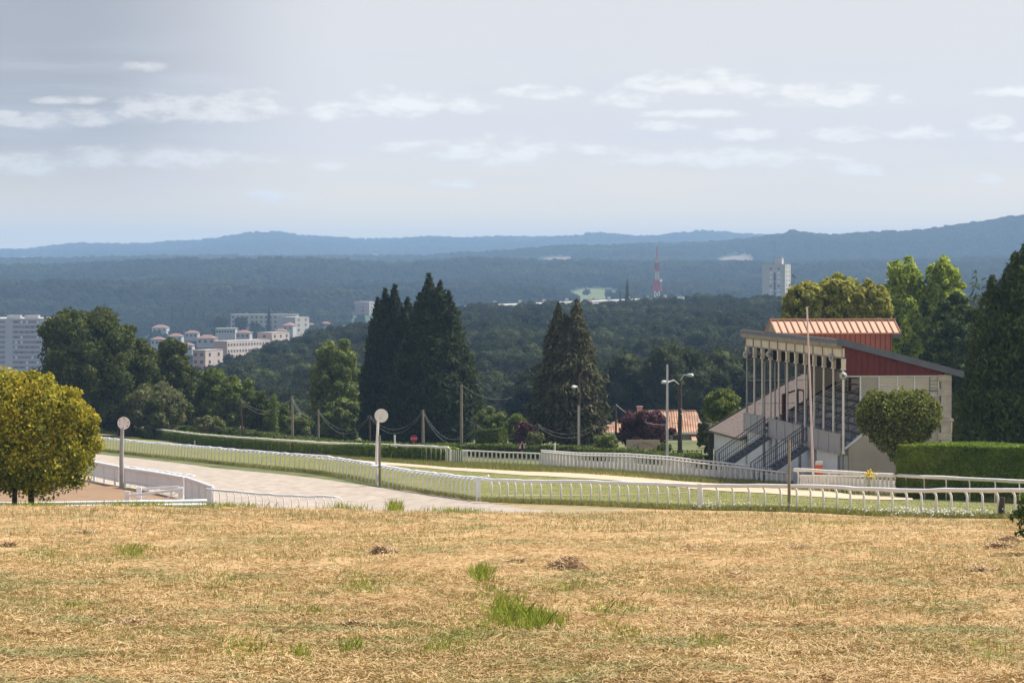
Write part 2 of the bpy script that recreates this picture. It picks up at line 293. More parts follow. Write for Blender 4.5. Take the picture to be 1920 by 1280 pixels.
M['parapet'] = mat('grey_parapet_boards', [(0.36, 0.35, 0.355), (0.47, 0.46, 0.465)], 1.5, stretch=(6, 6, 1), spots=((0.27, 0.25, 0.24), 1.3, 0.58))
M['crest'] = mat('pale_crest_grass', [(0.22, 0.22, 0.10), (0.34, 0.315, 0.16), (0.48, 0.42, 0.25)], 1.0, island=0.7, trans=0.3, tcol=(0.4, 0.4, 0.2), coord='World')
M['pinklit'] = mat('sunlit_salmon_render', [(0.50, 0.40, 0.35), (0.57, 0.46, 0.40)], 0.15)  # salmon render lightened: sunlight on the side walls put into the colour
M['verge'] = mat('dry_verge', [(0.16, 0.15, 0.055), (0.30, 0.23, 0.12), (0.40, 0.30, 0.17)], 1.2, coord='World', bump=0.5)
leafm('leaf_yellow', [(0.086, 0.115, 0.017), (0.195, 0.211, 0.029), (0.455, 0.394, 0.041), (0.796, 0.532, 0.062)], 0.35, (0.42, 0.36, 0.02), 0.8, isl=0.65)
leafm('leaf_oak', [(0.023, 0.034, 0.008), (0.068, 0.085, 0.021), (0.153, 0.161, 0.038)], 0.22)
leafm('leaf_mid', [(0.047, 0.065, 0.014), (0.129, 0.165, 0.035), (0.268, 0.308, 0.066)], 0.28)
leafm('leaf_olive', [(0.052, 0.058, 0.024), (0.130, 0.141, 0.059), (0.249, 0.249, 0.100)], 0.25)
leafm('leaf_silver', [(0.060, 0.077, 0.024), (0.162, 0.197, 0.059), (0.344, 0.391, 0.125)], 0.3)
leafm('leaf_cypress', [(0.007, 0.013, 0.004), (0.021, 0.034, 0.010), (0.052, 0.071, 0.021)], 0.12)
leafm('leaf_spruce', [(0.021, 0.024, 0.011), (0.071, 0.068, 0.033), (0.150, 0.133, 0.071)], 0.12)
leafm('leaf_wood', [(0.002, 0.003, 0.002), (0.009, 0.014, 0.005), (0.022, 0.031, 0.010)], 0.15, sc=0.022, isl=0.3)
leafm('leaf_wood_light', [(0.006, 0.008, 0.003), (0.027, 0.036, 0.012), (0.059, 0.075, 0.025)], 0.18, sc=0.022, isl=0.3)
leafm('leaf_plane', [(0.103, 0.119, 0.028), (0.311, 0.320, 0.077), (0.657, 0.603, 0.165)], 0.45, (0.32, 0.3, 0.05), isl=0.65)
leafm('leaf_poplar', [(0.090, 0.136, 0.023), (0.271, 0.348, 0.058), (0.603, 0.684, 0.138)], 0.5, (0.35, 0.38, 0.05))
leafm('leaf_pine', [(0.021, 0.036, 0.017), (0.059, 0.094, 0.042), (0.133, 0.175, 0.084)], 0.15)
leafm('leaf_thuja', [(0.015, 0.026, 0.006), (0.048, 0.077, 0.013), (0.137, 0.184, 0.032)], 0.2, isl=0.6)
leafm('leaf_hornbeam', [(0.034, 0.041, 0.011), (0.117, 0.135, 0.030), (0.367, 0.367, 0.084)], 0.3, isl=0.7)
leafm('leaf_purple', [(0.026, 0.011, 0.015), (0.080, 0.035, 0.045), (0.185, 0.093, 0.107)], 0.2, (0.25, 0.06, 0.06))
leafm('leaf_hedge', [(0.052, 0.080, 0.010), (0.131, 0.197, 0.024), (0.311, 0.392, 0.056)], 0.25)
leafm('leaf_darkhedge', [(0.021, 0.034, 0.008), (0.065, 0.094, 0.021), (0.183, 0.216, 0.050)], 0.25)
leafm('leaf_laurel', [(0.014, 0.034, 0.008), (0.059, 0.117, 0.024), (0.267, 0.399, 0.084)], 0.25)

# ------------------------------------------------------------------ object helpers
def tag(o, label=None, cat=None, group=None, kind=None):
    if label: o['label'] = label
    if cat: o['category'] = cat
    if group: o['group'] = group
    if kind: o['kind'] = kind
    return o
def thing(name, label, cat, loc=(0, 0, 0), rotz=0.0, group=None):
    o = bpy.data.objects.new(name, None); o.empty_display_size = 0.2; COL.objects.link(o); o.location = loc; o.rotation_euler = (0, 0, rotz)
    return tag(o, label, cat, group)
class MB:
    def __init__(s): s.v = []; s.f = []
    def poly(s, pts):
        n = len(s.v); s.v += [tuple(p) for p in pts]; s.f.append(tuple(range(n, n + len(pts)))); return s
    def prism(s, pts, d):   # closed outline pushed along vector d
        n = len(pts); d = Vector(d); a = [Vector(p) for p in pts]; b = [p + d for p in a]; k = len(s.v)
        s.v += [tuple(p) for p in a + b]; s.f.append(tuple(range(k + n - 1, k - 1, -1))); s.f.append(tuple(range(k + n, k + 2 * n)))
        for i in range(n): j = (i + 1) % n; s.f.append((k + i, k + j, k + n + j, k + n + i))
        return s
    def box(s, x0, x1, y0, y1, z0, z1): return s.prism([(x0, y0, z0), (x1, y0, z0), (x1, y1, z0), (x0, y1, z0)], (0, 0, z1 - z0))
    def bar(s, a, b, w, h=None, up=(0, 0, 1)):
        a, b = Vector(a), Vector(b); h = h or w; d = (b - a).normalized(); u = Vector(up)
        if abs(d.dot(u)) > 0.98: u = Vector((0, 1, 0))
        r = d.cross(u).normalized() * w / 2; q = r.cross(d).normalized() * h / 2
        return s.prism([a - r - q, a + r - q, a + r + q, a - r + q], b - a)
    def tube(s, pts, rad, n=8, sx=1.0):
        pts = [Vector(p) for p in pts]; rad = rad if hasattr(rad, '__len__') else [rad] * len(pts); k = len(s.v); u = None
        for i, p in enumerate(pts):
            d = (pts[min(i + 1, len(pts) - 1)] - pts[max(i - 1, 0)]).normalized()
            if u is None: u = d.orthogonal().normalized() if abs(d.z) > 0.9 else Vector((0, 0, 1)).cross(d).normalized()
            u = (u - d * u.dot(d)).normalized(); w = d.cross(u)
            for j in range(n):
                t = 2 * math.pi * j / n; s.v.append(tuple(p + (u * math.cos(t) * sx + w * math.sin(t)) * rad[i]))
        for i in range(len(pts) - 1):
            for j in range(n):
                a = k + i * n + j; b = k + i * n + (j + 1) % n; s.f.append((a, b, b + n, a + n))
        s.f.append(tuple(range(k + n - 1, k - 1, -1))); e = k + (len(pts) - 1) * n; s.f.append(tuple(range(e, e + n))); return s
    def disc(s, c, nrm, r, th, n=24):
        nrm = Vector(nrm).normalized(); u = nrm.orthogonal().normalized(); w = nrm.cross(u); c = Vector(c) - nrm * th / 2
        return s.prism([c + (u * math.cos(2*math.pi*i/n) + w * math.sin(2*math.pi*i/n)) * r for i in range(n)], nrm * th)
    def build(s, name, material, parent=None, world=True, smooth=False):
        me = bpy.data.meshes.new(name); off = Vector((0, 0, 0))
        V = s.v
        if parent is not None and world:
            inv = (Matrix.Translation(abs_loc(parent)) @ Matrix.Rotation(abs_rot(parent), 4, 'Z')).inverted()
            V = [tuple(inv @ Vector(p)) for p in s.v]
        me.from_pydata(V, [], s.f); me.materials.append(material)
        if smooth: me.polygons.foreach_set('use_smooth', [True] * len(me.polygons))
        me.update(); o = bpy.data.objects.new(name, me); COL.objects.link(o)
        if parent is not None: o.parent = parent
        return o
def abs_loc(o):
    l = Matrix.Identity(4); ch = []
    while o is not None: ch.append(o); o = o.parent
    for q in reversed(ch): l = l @ Matrix.Translation(q.location) @ Matrix.Rotation(q.rotation_euler.z, 4, 'Z')
    return l.to_translation()
def abs_rot(o):
    r = 0.0
    while o is not None: r += o.rotation_euler.z; o = o.parent
    return r
def npmesh(name, V, Fc, material, parent=None, smooth=False, loc=None):
    """V (n,3), Fc (m,k) equal-size faces"""
    V = np.asarray(V, np.float32); Fc = np.asarray(Fc, np.int32); k = Fc.shape[1]
    me = bpy.data.meshes.new(name); me.vertices.add(len(V)); me.vertices.foreach_set('co', V.ravel())
    me.loops.add(Fc.size); me.loops.foreach_set('vertex_index', Fc.ravel())
    me.polygons.add(len(Fc)); me.polygons.foreach_set('loop_start', np.arange(0, Fc.size, k, dtype=np.int32))
    me.polygons.foreach_set('loop_total', np.full(len(Fc), k, np.int32))
    if smooth: me.polygons.foreach_set('use_smooth', np.ones(len(Fc), bool))
    me.materials.append(material); me.update(calc_edges=True); me.validate()
    o = bpy.data.objects.new(name, me); COL.objects.link(o)
    if parent is not None: o.parent = parent
    if loc is not None: o.location = loc
    return o
def grid_faces(nr, nc):
    i = np.arange(nr - 1)[:, None] * nc + np.arange(nc - 1)[None, :]; i = i.ravel()
    return np.stack([i, i + 1, i + nc + 1, i + nc], 1)
def strip(name, pxs, y0, y1, lift, material, rows=24, wob=0.0, seed=0):
    """ground sheet between two ground curves given as distances along each bearing"""
    pxs = np.asarray(pxs, float); q = np.arange(pxs[0], pxs[-1] + 0.1, 4.0)
    a = np.interp(q, pxs, y0); b = np.interp(q, pxs, y1)
    if wob:
        xa = q / 1920 * 60
        a = a + (fbm(xa * 1.7, a * 0 + 1.5, seed) - 0.5) * 2 * wob; b = b + (fbm(xa * 1.7, a * 0 + 7.5, seed + 5) - 0.5) * 2 * wob
    t = np.linspace(0, 1, rows)[:, None]; Y = a[None] * (1 - t) + b[None] * t; X = (q[None] - 960) / F * Y
    V = np.stack([X, Y, G(X, Y) + lift], -1).reshape(-1, 3)
    o = npmesh(name, V, grid_faces(rows, len(q)), material, smooth=True); return tag(o, kind='structure')
def curveY(prs, **k):   # pixel curve -> (px, Y) on the ground
    return [p for p, _ in prs], [I(p, q, **k).y for p, q in prs]

# foliage
def leaf_quads(P_, Nn, size, aspect=0.55, axis=None, jitter=0.7):
    n = len(P_); Nn = Nn + rng.normal(0, jitter, (n, 3)); Nn /= np.linalg.norm(Nn, axis=1, keepdims=True) + 1e-9
    A = rng.normal(0, 1, (n, 3)) if axis is None else axis + rng.normal(0, 0.35, (n, 3))
    A -= Nn * (A * Nn).sum(1, keepdims=True); A /= np.linalg.norm(A, axis=1, keepdims=True) + 1e-9
    B = np.cross(Nn, A); s = size * rng.uniform(0.55, 1.35, (n, 1)); a = A * s * 0.5; b = B * s * 0.5 * aspect
    V = np.stack([P_ - a, P_ + b - a * 0.1, P_ + a, P_ - b - a * 0.1], 1).reshape(-1, 3)
    return V, np.arange(4 * n).reshape(-1, 4)
def lobe_core(lobes, k=0.8, seed=0):
    """rounded inner masses of twigs that close the crown"""
    nu, nv = 10, 7; V = []; Fq = []
    for i, (c, r) in enumerate(lobes):
        u = np.linspace(0, 2*np.pi, nu, endpoint=False); v = np.linspace(0.12, np.pi - 0.12, nv)
        uu, vv = np.meshgrid(u, v); d = np.stack([np.cos(uu)*np.sin(vv), np.sin(uu)*np.sin(vv), np.cos(vv)], -1).reshape(-1, 3)
        rr = k * np.asarray(r) * (0.75 + 0.5 * rng.random((len(d), 1))); base = sum(len(x) for x in V)
        V.append(c + d * rr)
        for a in range(nv - 1):
            for b in range(nu): Fq.append((base + a*nu + b, base + a*nu + (b+1) % nu, base + (a+1)*nu + (b+1) % nu, base + (a+1)*nu + b))
    return np.vstack(V), np.array(Fq)
def crown_mesh(name, lobes, nleaf, leaf, material, parent, aspect=0.6, core=0.72, up=0.25, shell=(0.72, 1.08), loc=None):
    C_ = np.array([l[0] for l in lobes]); Rr = np.array([np.broadcast_to(np.asarray(l[1], float), 3) for l in lobes])
    w = (Rr.prod(1)) ** (2/3); w /= w.sum(); idx = rng.choice(len(lobes), int(nleaf * 1.5), p=w)
    d = rng.normal(0, 1, (len(idx), 3)); d[:, 2] += up; d /= np.linalg.norm(d, axis=1, keepdims=True)
    k = rng.uniform(*shell, (len(idx), 1)) * (1 + 0.12 * np.sin(5 * d[:, :1] + idx[:, None]) * np.cos(4 * d[:, 2:] + 2 * idx[:, None]))
    Q = C_[idx] + d * Rr[idx] * k
    inside = np.zeros(len(Q), bool)
    for c, r in zip(C_, Rr): inside |= (np.linalg.norm((Q - c) / r, axis=1) < 0.66)
    keep = np.nonzero(~inside)[0][:nleaf]; Q = Q[keep]; d = d[keep]
    V, Fc = leaf_quads(Q, d, leaf, aspect)
    if core > 0:
        V2, F2 = lobe_core([(c, r) for c, r in zip(C_, Rr)], core); Fc = np.vstack([Fc, F2 + len(V)]); V = np.vstack([V, V2])
    return npmesh(name, V, Fc, material, parent, loc=loc)
def trunk_mesh(parent, H, r, lean=0.0, limbs=(), seed=0, material=None):
    m = MB(); pts = [(lean * t * H + 0.06 * r * math.sin(5 * t + seed), 0.06 * r * math.cos(4 * t + seed), H * t - 0.3) for t in (0, 0.1, 0.3, 0.6, 1.0)]
    m.tube(pts, [r * 1.35, r, r * 0.85, r * 0.6, r * 0.25], 8)
    for (h, x, y, z) in limbs:
        a = Vector((lean * h, 0, h)); b = Vector((x, y, z)); mid = a.lerp(b, 0.5) + Vector((0, 0, -0.05 * (b - a).length))
        m.tube([a, mid, b], [r * 0.45, r * 0.3, r * 0.1], 6)
    return m.build('trunk', material or M['bark'], parent, world=False, smooth=True)
def broad_lobes(R_, H, base, n, seed, squash=1.0, rmin=0.3, rmax=0.5, zpow=0.6, fine=True):
    if fine: n = int(n * 1.9); rmin *= 0.7; rmax *= 0.76
    rr = np.random.default_rng(seed); L = []; cz_ = (base + H) / 2; hz = (H - base) / 2
    L.append((np.array([0, 0, cz_]), np.array([R_ * 0.58, R_ * 0.58, hz * 0.68])))
    for i in range(n):
        t = 2.399963 * i + rr.uniform(-0.4, 0.4); s = 1 - 2 * (i + 0.5) / n; s = s + rr.uniform(-0.1, 0.1); q = math.sqrt(max(0.0, 1 - s * s)) ** zpow
        r = rr.uniform(rmin, rmax) * R_; rad = max(0.0, R_ - r) * q * rr.uniform(0.8, 1.05)
        z = cz_ + s * (hz - r * 0.85)
        L.append((np.array([math.cos(t) * rad, math.sin(t) * rad, z]), np.array([r, r, r * squash])))
    for i in range(12 if fine else 0):
        t = rr.uniform(0, 6.28); s = rr.uniform(-0.5, 0.98); q = math.sqrt(1 - s * s); r = rr.uniform(0.08, 0.15) * R_; k = rr.uniform(0.9, 1.06)
        L.append((np.array([math.cos(t) * R_ * q * k, math.sin(t) * R_ * q * k, cz_ + s * hz * k - r * 0.5]), np.array([r * 1.3, r * 1.3, r])))
    return L
def broad_tree(name, label, px, Y, top, halfw, mat_, base_frac=0.15, n=16, nleaf=9000, leaf=0.3, group=None, seed=1, lean=0.0, squash=0.85, r=0.3, cat='tree', zpow=0.6, rmin=0.3, rmax=0.5, basepy=None, core=0.72, bottom=None):
    b = onG(px, Y) if basepy is None else P(px, basepy, Y); zt = P(px, top, Y).z; H = zt - b.z; R_ = halfw / F * Y
    t = thing(name, label, cat, b, random.uniform(0, 6.28), group)
    bs = H * base_frac if bottom is None else P(px, bottom, Y).z - b.z
    L = broad_lobes(R_, H, bs, n, seed, squash, rmin, rmax, zpow)
    limbs = [(H * 0.25 + 0.02 * i, *(L[1 + i * 2][0] * 0.8)) for i in range(min(5, (len(L) - 1) // 2))]
    trunk_mesh(t, H * 0.75, r, 0, limbs, seed); crown_mesh('crown', L, nleaf, leaf, mat_, t, core=core); return t
def cone_tree(name, label, px, Y, top, mat_, cones, nleaf=9000, leaf=0.55, group=None, droop=-0.6, aspect=0.3, r=0.3, cat='tree', basepy=None, power=0.85, tuft=0.18, low=0.02, core=True, pe=None):
    """cones: (px offset, top pixel row, half width in px) columns of sprays growing from one base"""
    b = onG(px, Y) if basepy is None else P(px, basepy, Y); t = thing(name, label, cat, b, 0, group); Vs = []; Fs = []; n0 = 0
    tot = sum(c[2] for c in cones)
    for (dx, tp, hw) in cones:
        H = P(px, tp, Y).z - b.z; R_ = hw / F * Y; x0 = dx / F * Y; n = int(nleaf * hw / tot)
        h = rng.random(n) ** 1.0 * (1 - low) + low; h = np.sort(h); h = 1 - np.sqrt(1 - h * 0.999) if False else h
        keep = rng.random(n) < (np.clip(1 - h if pe is None else 1 - h ** pe, 0.06, 1) ** 0.6); h = h[keep]; n = len(h)
        phi = rng.uniform(0, 2*np.pi, n); nb = 17
        lay = np.floor(h * H / (0.9 if H > 6 else 0.4)); az_ = np.floor(phi / (2*np.pi) * nb)
        clump = vnoise(az_ + 0.5 + 31 * lay, lay * 0 + 0.5, int(abs(dx)) + 3)
        prof = ((1 - h) ** power if pe is None else (1 - h ** pe)) * (np.minimum(1, (h + 0.12) / 0.3) ** 0.4)
        rad = R_ * prof * (0.68 + tuft * 2 * clump) * rng.uniform(0.72, 1.05, n) + 0.05
        Q = np.stack([x0 + np.cos(phi) * rad, np.sin(phi) * rad, h * H + clump * 0.3], 1)
        out = np.stack([np.cos(phi), np.sin(phi), 0 * phi], 1); ax = out * 0.9 + np.array([0, 0, -droop])
        V, Fc = leaf_quads(Q, out * 0.7 + np.array([0, 0, 0.6]), leaf, aspect, ax, 0.5); Vs.append(V); Fs.append(Fc + n0); n0 += len(V)
        if core:
            k = 14; hs = np.linspace(0.03, 0.97, 16); ring = []
            for hh in hs:
                pr = ((1 - hh) ** power if pe is None else (1 - hh ** pe)) * (min(1, (hh + 0.12) / 0.3) ** 0.4) * R_ * 0.62
                ph = np.linspace(0, 2*np.pi, k, endpoint=False); rj = pr * rng.uniform(0.8, 1.15, k)
                ring.append(np.stack([x0 + np.cos(ph) * rj, np.sin(ph) * rj, np.full(k, hh * H)], 1))
            V = np.vstack(ring); Fq = [(a*k + c, a*k + (c+1) % k, (a+1)*k + (c+1) % k, (a+1)*k + c) for a in range(15) for c in range(k)]
            Vs.append(V); Fs.append(np.array(Fq) + n0); n0 += len(V)
    H = P(px, top, Y).z - b.z
    trunk_mesh(t, H * 0.8, r, 0); npmesh('crown', np.vstack(Vs), np.vstack(Fs), mat_, t); return t
def copy_tree(o, loc, rotz, scale=1.0, label=None, parent=None):
    c = o.copy(); COL.objects.link(c)
    if parent is None: c.location = loc; c.rotation_euler = (0, 0, rotz); c.scale = scale if hasattr(scale, '__len__') else (scale,) * 3
    else: c.parent = parent
    if label: c['label'] = label
    for ch in o.children: copy_tree(ch, None, None, parent=c)
    return c
def scatter(name, pts, rots, scls, idx, sources, label, cat):
    """one uncountable mass: crowns of the neighbouring trees repeated over the points"""
    me = bpy.data.meshes.new(name); pts = np.asarray(pts, np.float32); me.vertices.add(len(pts)); me.vertices.foreach_set('co', pts.ravel())
    for nm, dat, ty in (('rot', rots, 'FLOAT'), ('scl', scls, 'FLOAT'), ('pick', idx, 'INT')):
        at = me.attributes.new(nm, ty, 'POINT'); at.data.foreach_set('value', np.asarray(dat, np.int32 if ty == 'INT' else np.float32))
    o = bpy.data.objects.new(name, me); COL.objects.link(o)
    nt = bpy.data.node_groups.new(name, 'GeometryNodeTree'); nt.interface.new_socket('Geometry', in_out='INPUT', socket_type='NodeSocketGeometry'); nt.interface.new_socket('Geometry', in_out='OUTPUT', socket_type='NodeSocketGeometry')
    gi = nt.nodes.new('NodeGroupInput'); go = nt.nodes.new('NodeGroupOutput'); ip = nt.nodes.new('GeometryNodeInstanceOnPoints'); jn = nt.nodes.new('GeometryNodeJoinGeometry')
    for s in reversed(sources):
        oi = nt.nodes.new('GeometryNodeObjectInfo'); oi.inputs['Object'].default_value = s; oi.inputs['As Instance'].default_value = True; oi.transform_space = 'ORIGINAL'
        nt.links.new(oi.outputs['Geometry'], jn.inputs[0])
    def na(nm, ty):
        n = nt.nodes.new('GeometryNodeInputNamedAttribute'); n.data_type = ty; n.inputs[0].default_value = nm; return n.outputs[0]
    cx = nt.nodes.new('ShaderNodeCombineXYZ'); nt.links.new(na('rot', 'FLOAT'), cx.inputs[2])
    nt.links.new(gi.outputs[0], ip.inputs['Points']); nt.links.new(jn.outputs[0], ip.inputs['Instance']); ip.inputs['Pick Instance'].default_value = True
    nt.links.new(na('pick', 'INT'), ip.inputs['Instance Index']); nt.links.new(cx.outputs[0], ip.inputs['Rotation']); nt.links.new(na('scl', 'FLOAT'), ip.inputs['Scale'])
    nt.links.new(ip.outputs[0], go.inputs[0])
    md = o.modifiers.new('scatter', 'NODES'); md.node_group = nt
    return tag(o, label, cat, kind='stuff')

# ================================================================== THE GROUND
gc = np.arange(-900, 2801, 20.0)
YY, PP = np.meshgrid(YALL, gc, indexing='ij'); XX = (PP - 960) / F * YY
gf = grid_faces(len(YALL), len(gc))
gnd = npmesh('ground', np.stack([XX, YY, G(XX, YY)], -1).reshape(-1, 3), gf, M['ground'], smooth=True)
gnd.data.materials.append(M['hill'])
mi = np.zeros(len(gf), np.int32); mi[YY.ravel()[gf[:, 0]] > 440] = 1; gnd.data.polygons.foreach_set('material_index', mi)
tag(gnd, kind='structure')
# mown straw field in front, with low swaths of cut hay
EDGE_P = [-500, 0, 400, 640, 900, 1000, 1100, 1200, 1300, 1400, 1500, 1700, 1920, 2400]
EDGE_Y = [124, 123.5, 124, 125, 128, 132, 138, 146, 142.5, 138.5, 134.5, 126.5, 120.5, 112]
pq = np.arange(-500, 2401, 5.0); nr = 300; t = np.linspace(0, 1, nr)[:, None] ** 1.0
ye = np.interp(pq, EDGE_P, EDGE_Y) + (fbm(pq / 45, pq * 0 + 3.3, 4) - 0.5) * 2.2
Yf = 24 * (ye / 24) ** t; Xf = (pq[None] - 960) / F * Yf
def relief(X, Y):
    return 0.17 * (fbm(X / 2.3, Y / 2.6, 21) - 0.5) + 0.10 * (fbm(X / 0.55, Y / 0.7, 31) - 0.5) + 0.10 * np.clip(fbm(X / 5, Y / 1.6, 51) - 0.55, 0, 1)
Zf = G(Xf, Yf) + 0.06 + relief(Xf, Yf) * np.clip((ye - Yf) / 3, 0.1, 1)
o = npmesh('straw_field', np.stack([Xf, Yf, Zf], -1).reshape(-1, 3), grid_faces(nr, len(pq)), M['field'], smooth=True); tag(o, kind='structure')
def fieldz(X, Y): return G(X, Y) + 0.06 + relief(X, Y)
RAIL_R = [(1990, 117), (1920, 122), (1750, 128), (1500, 138), (1300, 144.5), (1100, 156), (1000, 161.5), (922, 167)]
RAIL_L = [(897, 169.5), (800, 185), (600, 220), (400, 249), (250, 281), (180, 297), (100, 318)]
rail_p = [p for p, _ in RAIL_R[::-1]]; rl = RAIL_L[::-1] + RAIL_R[::-1]; rlp = [p for p, _ in rl]; rly = [y for _, y in rl]
fp, fy_ = curveY([(120, 808), (189, 812), (313, 817), (367, 827), (414, 835), (477, 842), (600, 856), (700, 866), (841, 877), (903, 880), (984, 885), (1050, 886.5), (1162, 891), (1275, 903), (1387, 910), (1500, 916), (1600, 929), (1712, 932)])
npx, ny_ = curveY([(120, 812), (189, 815), (274, 819.5), (305, 827), (336, 831), (383, 837), (446, 844), (600, 861), (700, 871), (841, 882), (903, 886), (984, 892), (1050, 895), (1162, 902), (1275, 915), (1387, 923), (1500, 931), (1600, 937), (1712, 938.5)])
allp = np.arange(120, 2400, 20.0)
nearY = np.interp(allp, npx, ny_); nearY[allp > 1712] = np.interp(allp[allp > 1712], [1712, 1920, 2400], [ny_[-1], 163.5, 150])
strip('turf_track', allp, np.interp(allp, rlp, rly) - 1.2 - 0.008 * 0, nearY, 0.02, M['turf'], 20, 0.5, 3)
strip('dry_verge', allp[allp > 880], np.interp(allp[allp > 880], EDGE_P, EDGE_Y) - 3, np.interp(allp[allp > 880], rlp, rly) - 0.5, 0.012, M['verge'], 14, 0.4, 41)
strip('sand_path', npx, ny_, np.interp(npx, fp, fy_), 0.045, M['path'], 8, 0.35, 9)
tp, ty = curveY([(930, 931), (1050, 930), (1150, 929), (1290, 924)])
strip('narrow_sand_trail', tp, [a - 0.25 for a in ty], [a + 0.45 for a in ty], 0.04, M['path'], 4, 0.2, 15)
up_p, up_y = curveY([(60, 841), (150, 848), (250, 859), (400, 878), (550, 892), (650, 906), (780, 922), (862, 935), (903, 936), (922, 945), (987, 956), (1060, 961), (1144, 966)])
lo_y = np.interp(up_p, [60, 150, 350, 420, 640, 900, 1050, 1144], [228, 209, 181, 164, 138, 129, 131, 136.5])
strip('sand_track', up_p, lo_y, up_y, 0.03, M['track'], 40, 0.4, 22)
strip('soil_bank', [-400, 0, 170, 240, 345], [140, 142, 145, 150, 160], [215, 214, 207, 193, 180], 0.03, M['dirt'], 20, 0.6, 31)
# far clearings
def clearing(name, p0, p1, y0, y1, material, lift=1.5, wob=0.0):
    q = np.linspace(p0, p1, 40); t = np.linspace(0, 1, 20)[:, None]; c = (y0 + y1) / 2; h = (y1 - y0) / 2
    sh = np.sqrt(np.clip(1 - ((q - (p0 + p1) / 2) / ((p1 - p0) / 2)) ** 2, 0.02, 1)) ** 0.6
    sk = (q - (p0 + p1) / 2) / (p1 - p0) * h * 0.9; n_ = 1 + 0.5 * (vnoise(q / 9, q * 0 + p0, 3) - 0.5); Y = c + sk[None] - (h * sh * n_)[None] * (1 - 2 * t); X = (q[None] - 960) / F * Y
    o = npmesh(name, np.stack([X, Y, G(X, Y) + lift], -1).reshape(-1, 3), grid_faces(20, 40), material, smooth=True); return tag(o, kind='structure')
CLEAR = [(1056, 1166, 2950, 3780), (1000, 1076, 5250, 6130), (1338, 1414, 5250, 6000), (1140, 1160, 5700, 5850), (0, 128, 9300, 10100), (185, 300, 9200, 9800), (1480, 1530, 5950, 6150), (960, 1005, 9800, 10600)]
clearing('hill_meadow', 1052, 1170, 3150, 3800, M['meadow'])
for c in [(1002, 1074, 5600, 6080), (1340, 1412, 5550, 5940)] + CLEAR[3:4] + CLEAR[6:7]: clearing('hill_field', *c, M['stubble'])
for c in CLEAR[4:6] + CLEAR[7:]: clearing('hill_pasture', *c, M['meadow'])

# ================================================================== GRANDSTAND
A0 = Vector((18.95, 195.0, -12.9)); RZ = math.radians(6.66)
st = thing('grandstand', 'old open-fronted racecourse grandstand with slender white columns, red gable and sloping grey-edged roof', 'grandstand', A0, RZ)
def L(b, a, z): return (Matrix.Translation(A0) @ Matrix.Rotation(RZ, 4, 'Z')) @ Vector((b, a, z))
def sbuild(mb, name, m, parent=st, smooth=False): return mb.build(name, m, parent, world=False, smooth=smooth)
RS = 0.262
def rz(b): return 8.62 - RS * b
LEN = 30.0
# roof slab with stepped fascia
sbuild(MB().prism([(-0.32, -0.1, rz(-0.32)), (6.95, -0.1, rz(6.95)), (6.95, -0.1, rz(6.95) + 0.1), (-0.32, -0.1, rz(-0.32) + 0.1)], (0, LEN + 0.3, 0)), 'roof', M['tile'])
sbuild(MB().prism([(-0.36, -0.25, rz(0) - 0.17), (6.98, -0.25, rz(6.98) - 0.24), (6.98, -0.25, rz(6.98) + 0.13), (-0.36, -0.25, rz(-0.36) + 0.14)], (0, 0.148, 0)), 'verge_board', M['slate'])
m = MB(); m.box(-0.47, -0.325, -0.24, LEN + 0.2, 8.52, 8.76); sbuild(m, 'gutter', M['slate'])
m = MB(); m.box(-0.42, -0.1, -0.04, LEN + 0.1, 8.30, 8.517); m.box(-0.30, -0.1, 0.0, LEN, 8.24, 8.298); sbuild(m, 'cornice', M['cornice'])
pitch_ = LEN / 11
fr = MB(); fr.box(-0.06, 0.06, 0.0, LEN, 7.72, 8.238); sbuild(fr, 'frieze', M['frieze'])
fm = MB()
for i in range(12): fm.box(-0.115, -0.062, max(0, i * pitch_ - 0.05), min(LEN, i * pitch_ + 0.05), 7.66, 8.236)
fm.box(-0.11, -0.063, 0.0, LEN, 7.66, 7.72); fm.box(-0.10, -0.063, 0, LEN, 8.18, 8.235); sbuild(fm, 'frieze_moulding', M['cornice'])
# eleven bays of columns
def column(i):
    a = i * pitch_ + (0.06 if i == 0 else -0.06 if i == 11 else 0); m = MB()
    m.tube([(0, a, 2.2), (0, a, 2.5), (0.0, a, 7.0)], [0.10, 0.075, 0.065], 10)
    m.box(-0.13, 0.13, a - 0.13, a + 0.13, 7.0, 7.1)
    c = sbuild(m, 'column', M['oldwhite'] if i != 11 else M['concrete'])
    b = MB(); b.prism([(-0.09, a - 0.15, 7.105), (-0.09, a + 0.15, 7.105), (-0.09, a + 0.22, 7.655), (-0.09, a - 0.22, 7.655)], (0.2, 0, 0))
    o = b.build('bracket', M['frieze'], c, world=False)
for i in range(12): column(i)
m = MB()
for i in range(12): m.bar((0.12, i * pitch_ + 0.3, 7.0), (6.0, i * pitch_ + 0.3, rz(6.0) - 0.2), 0.12, 0.2)
for i in range(11): m.bar((0.14, i * pitch_ + 0.45, 7.6), (1.6, i * pitch_ + 0.45, 7.05), 0.1, 0.12)
sbuild(m, 'roof_truss', M['darkwood'])
sbuild(MB().box(0.12, 0.3, 0.02, LEN - 0.02, 6.82, 7.0), 'front_beam', M['darkwood'])
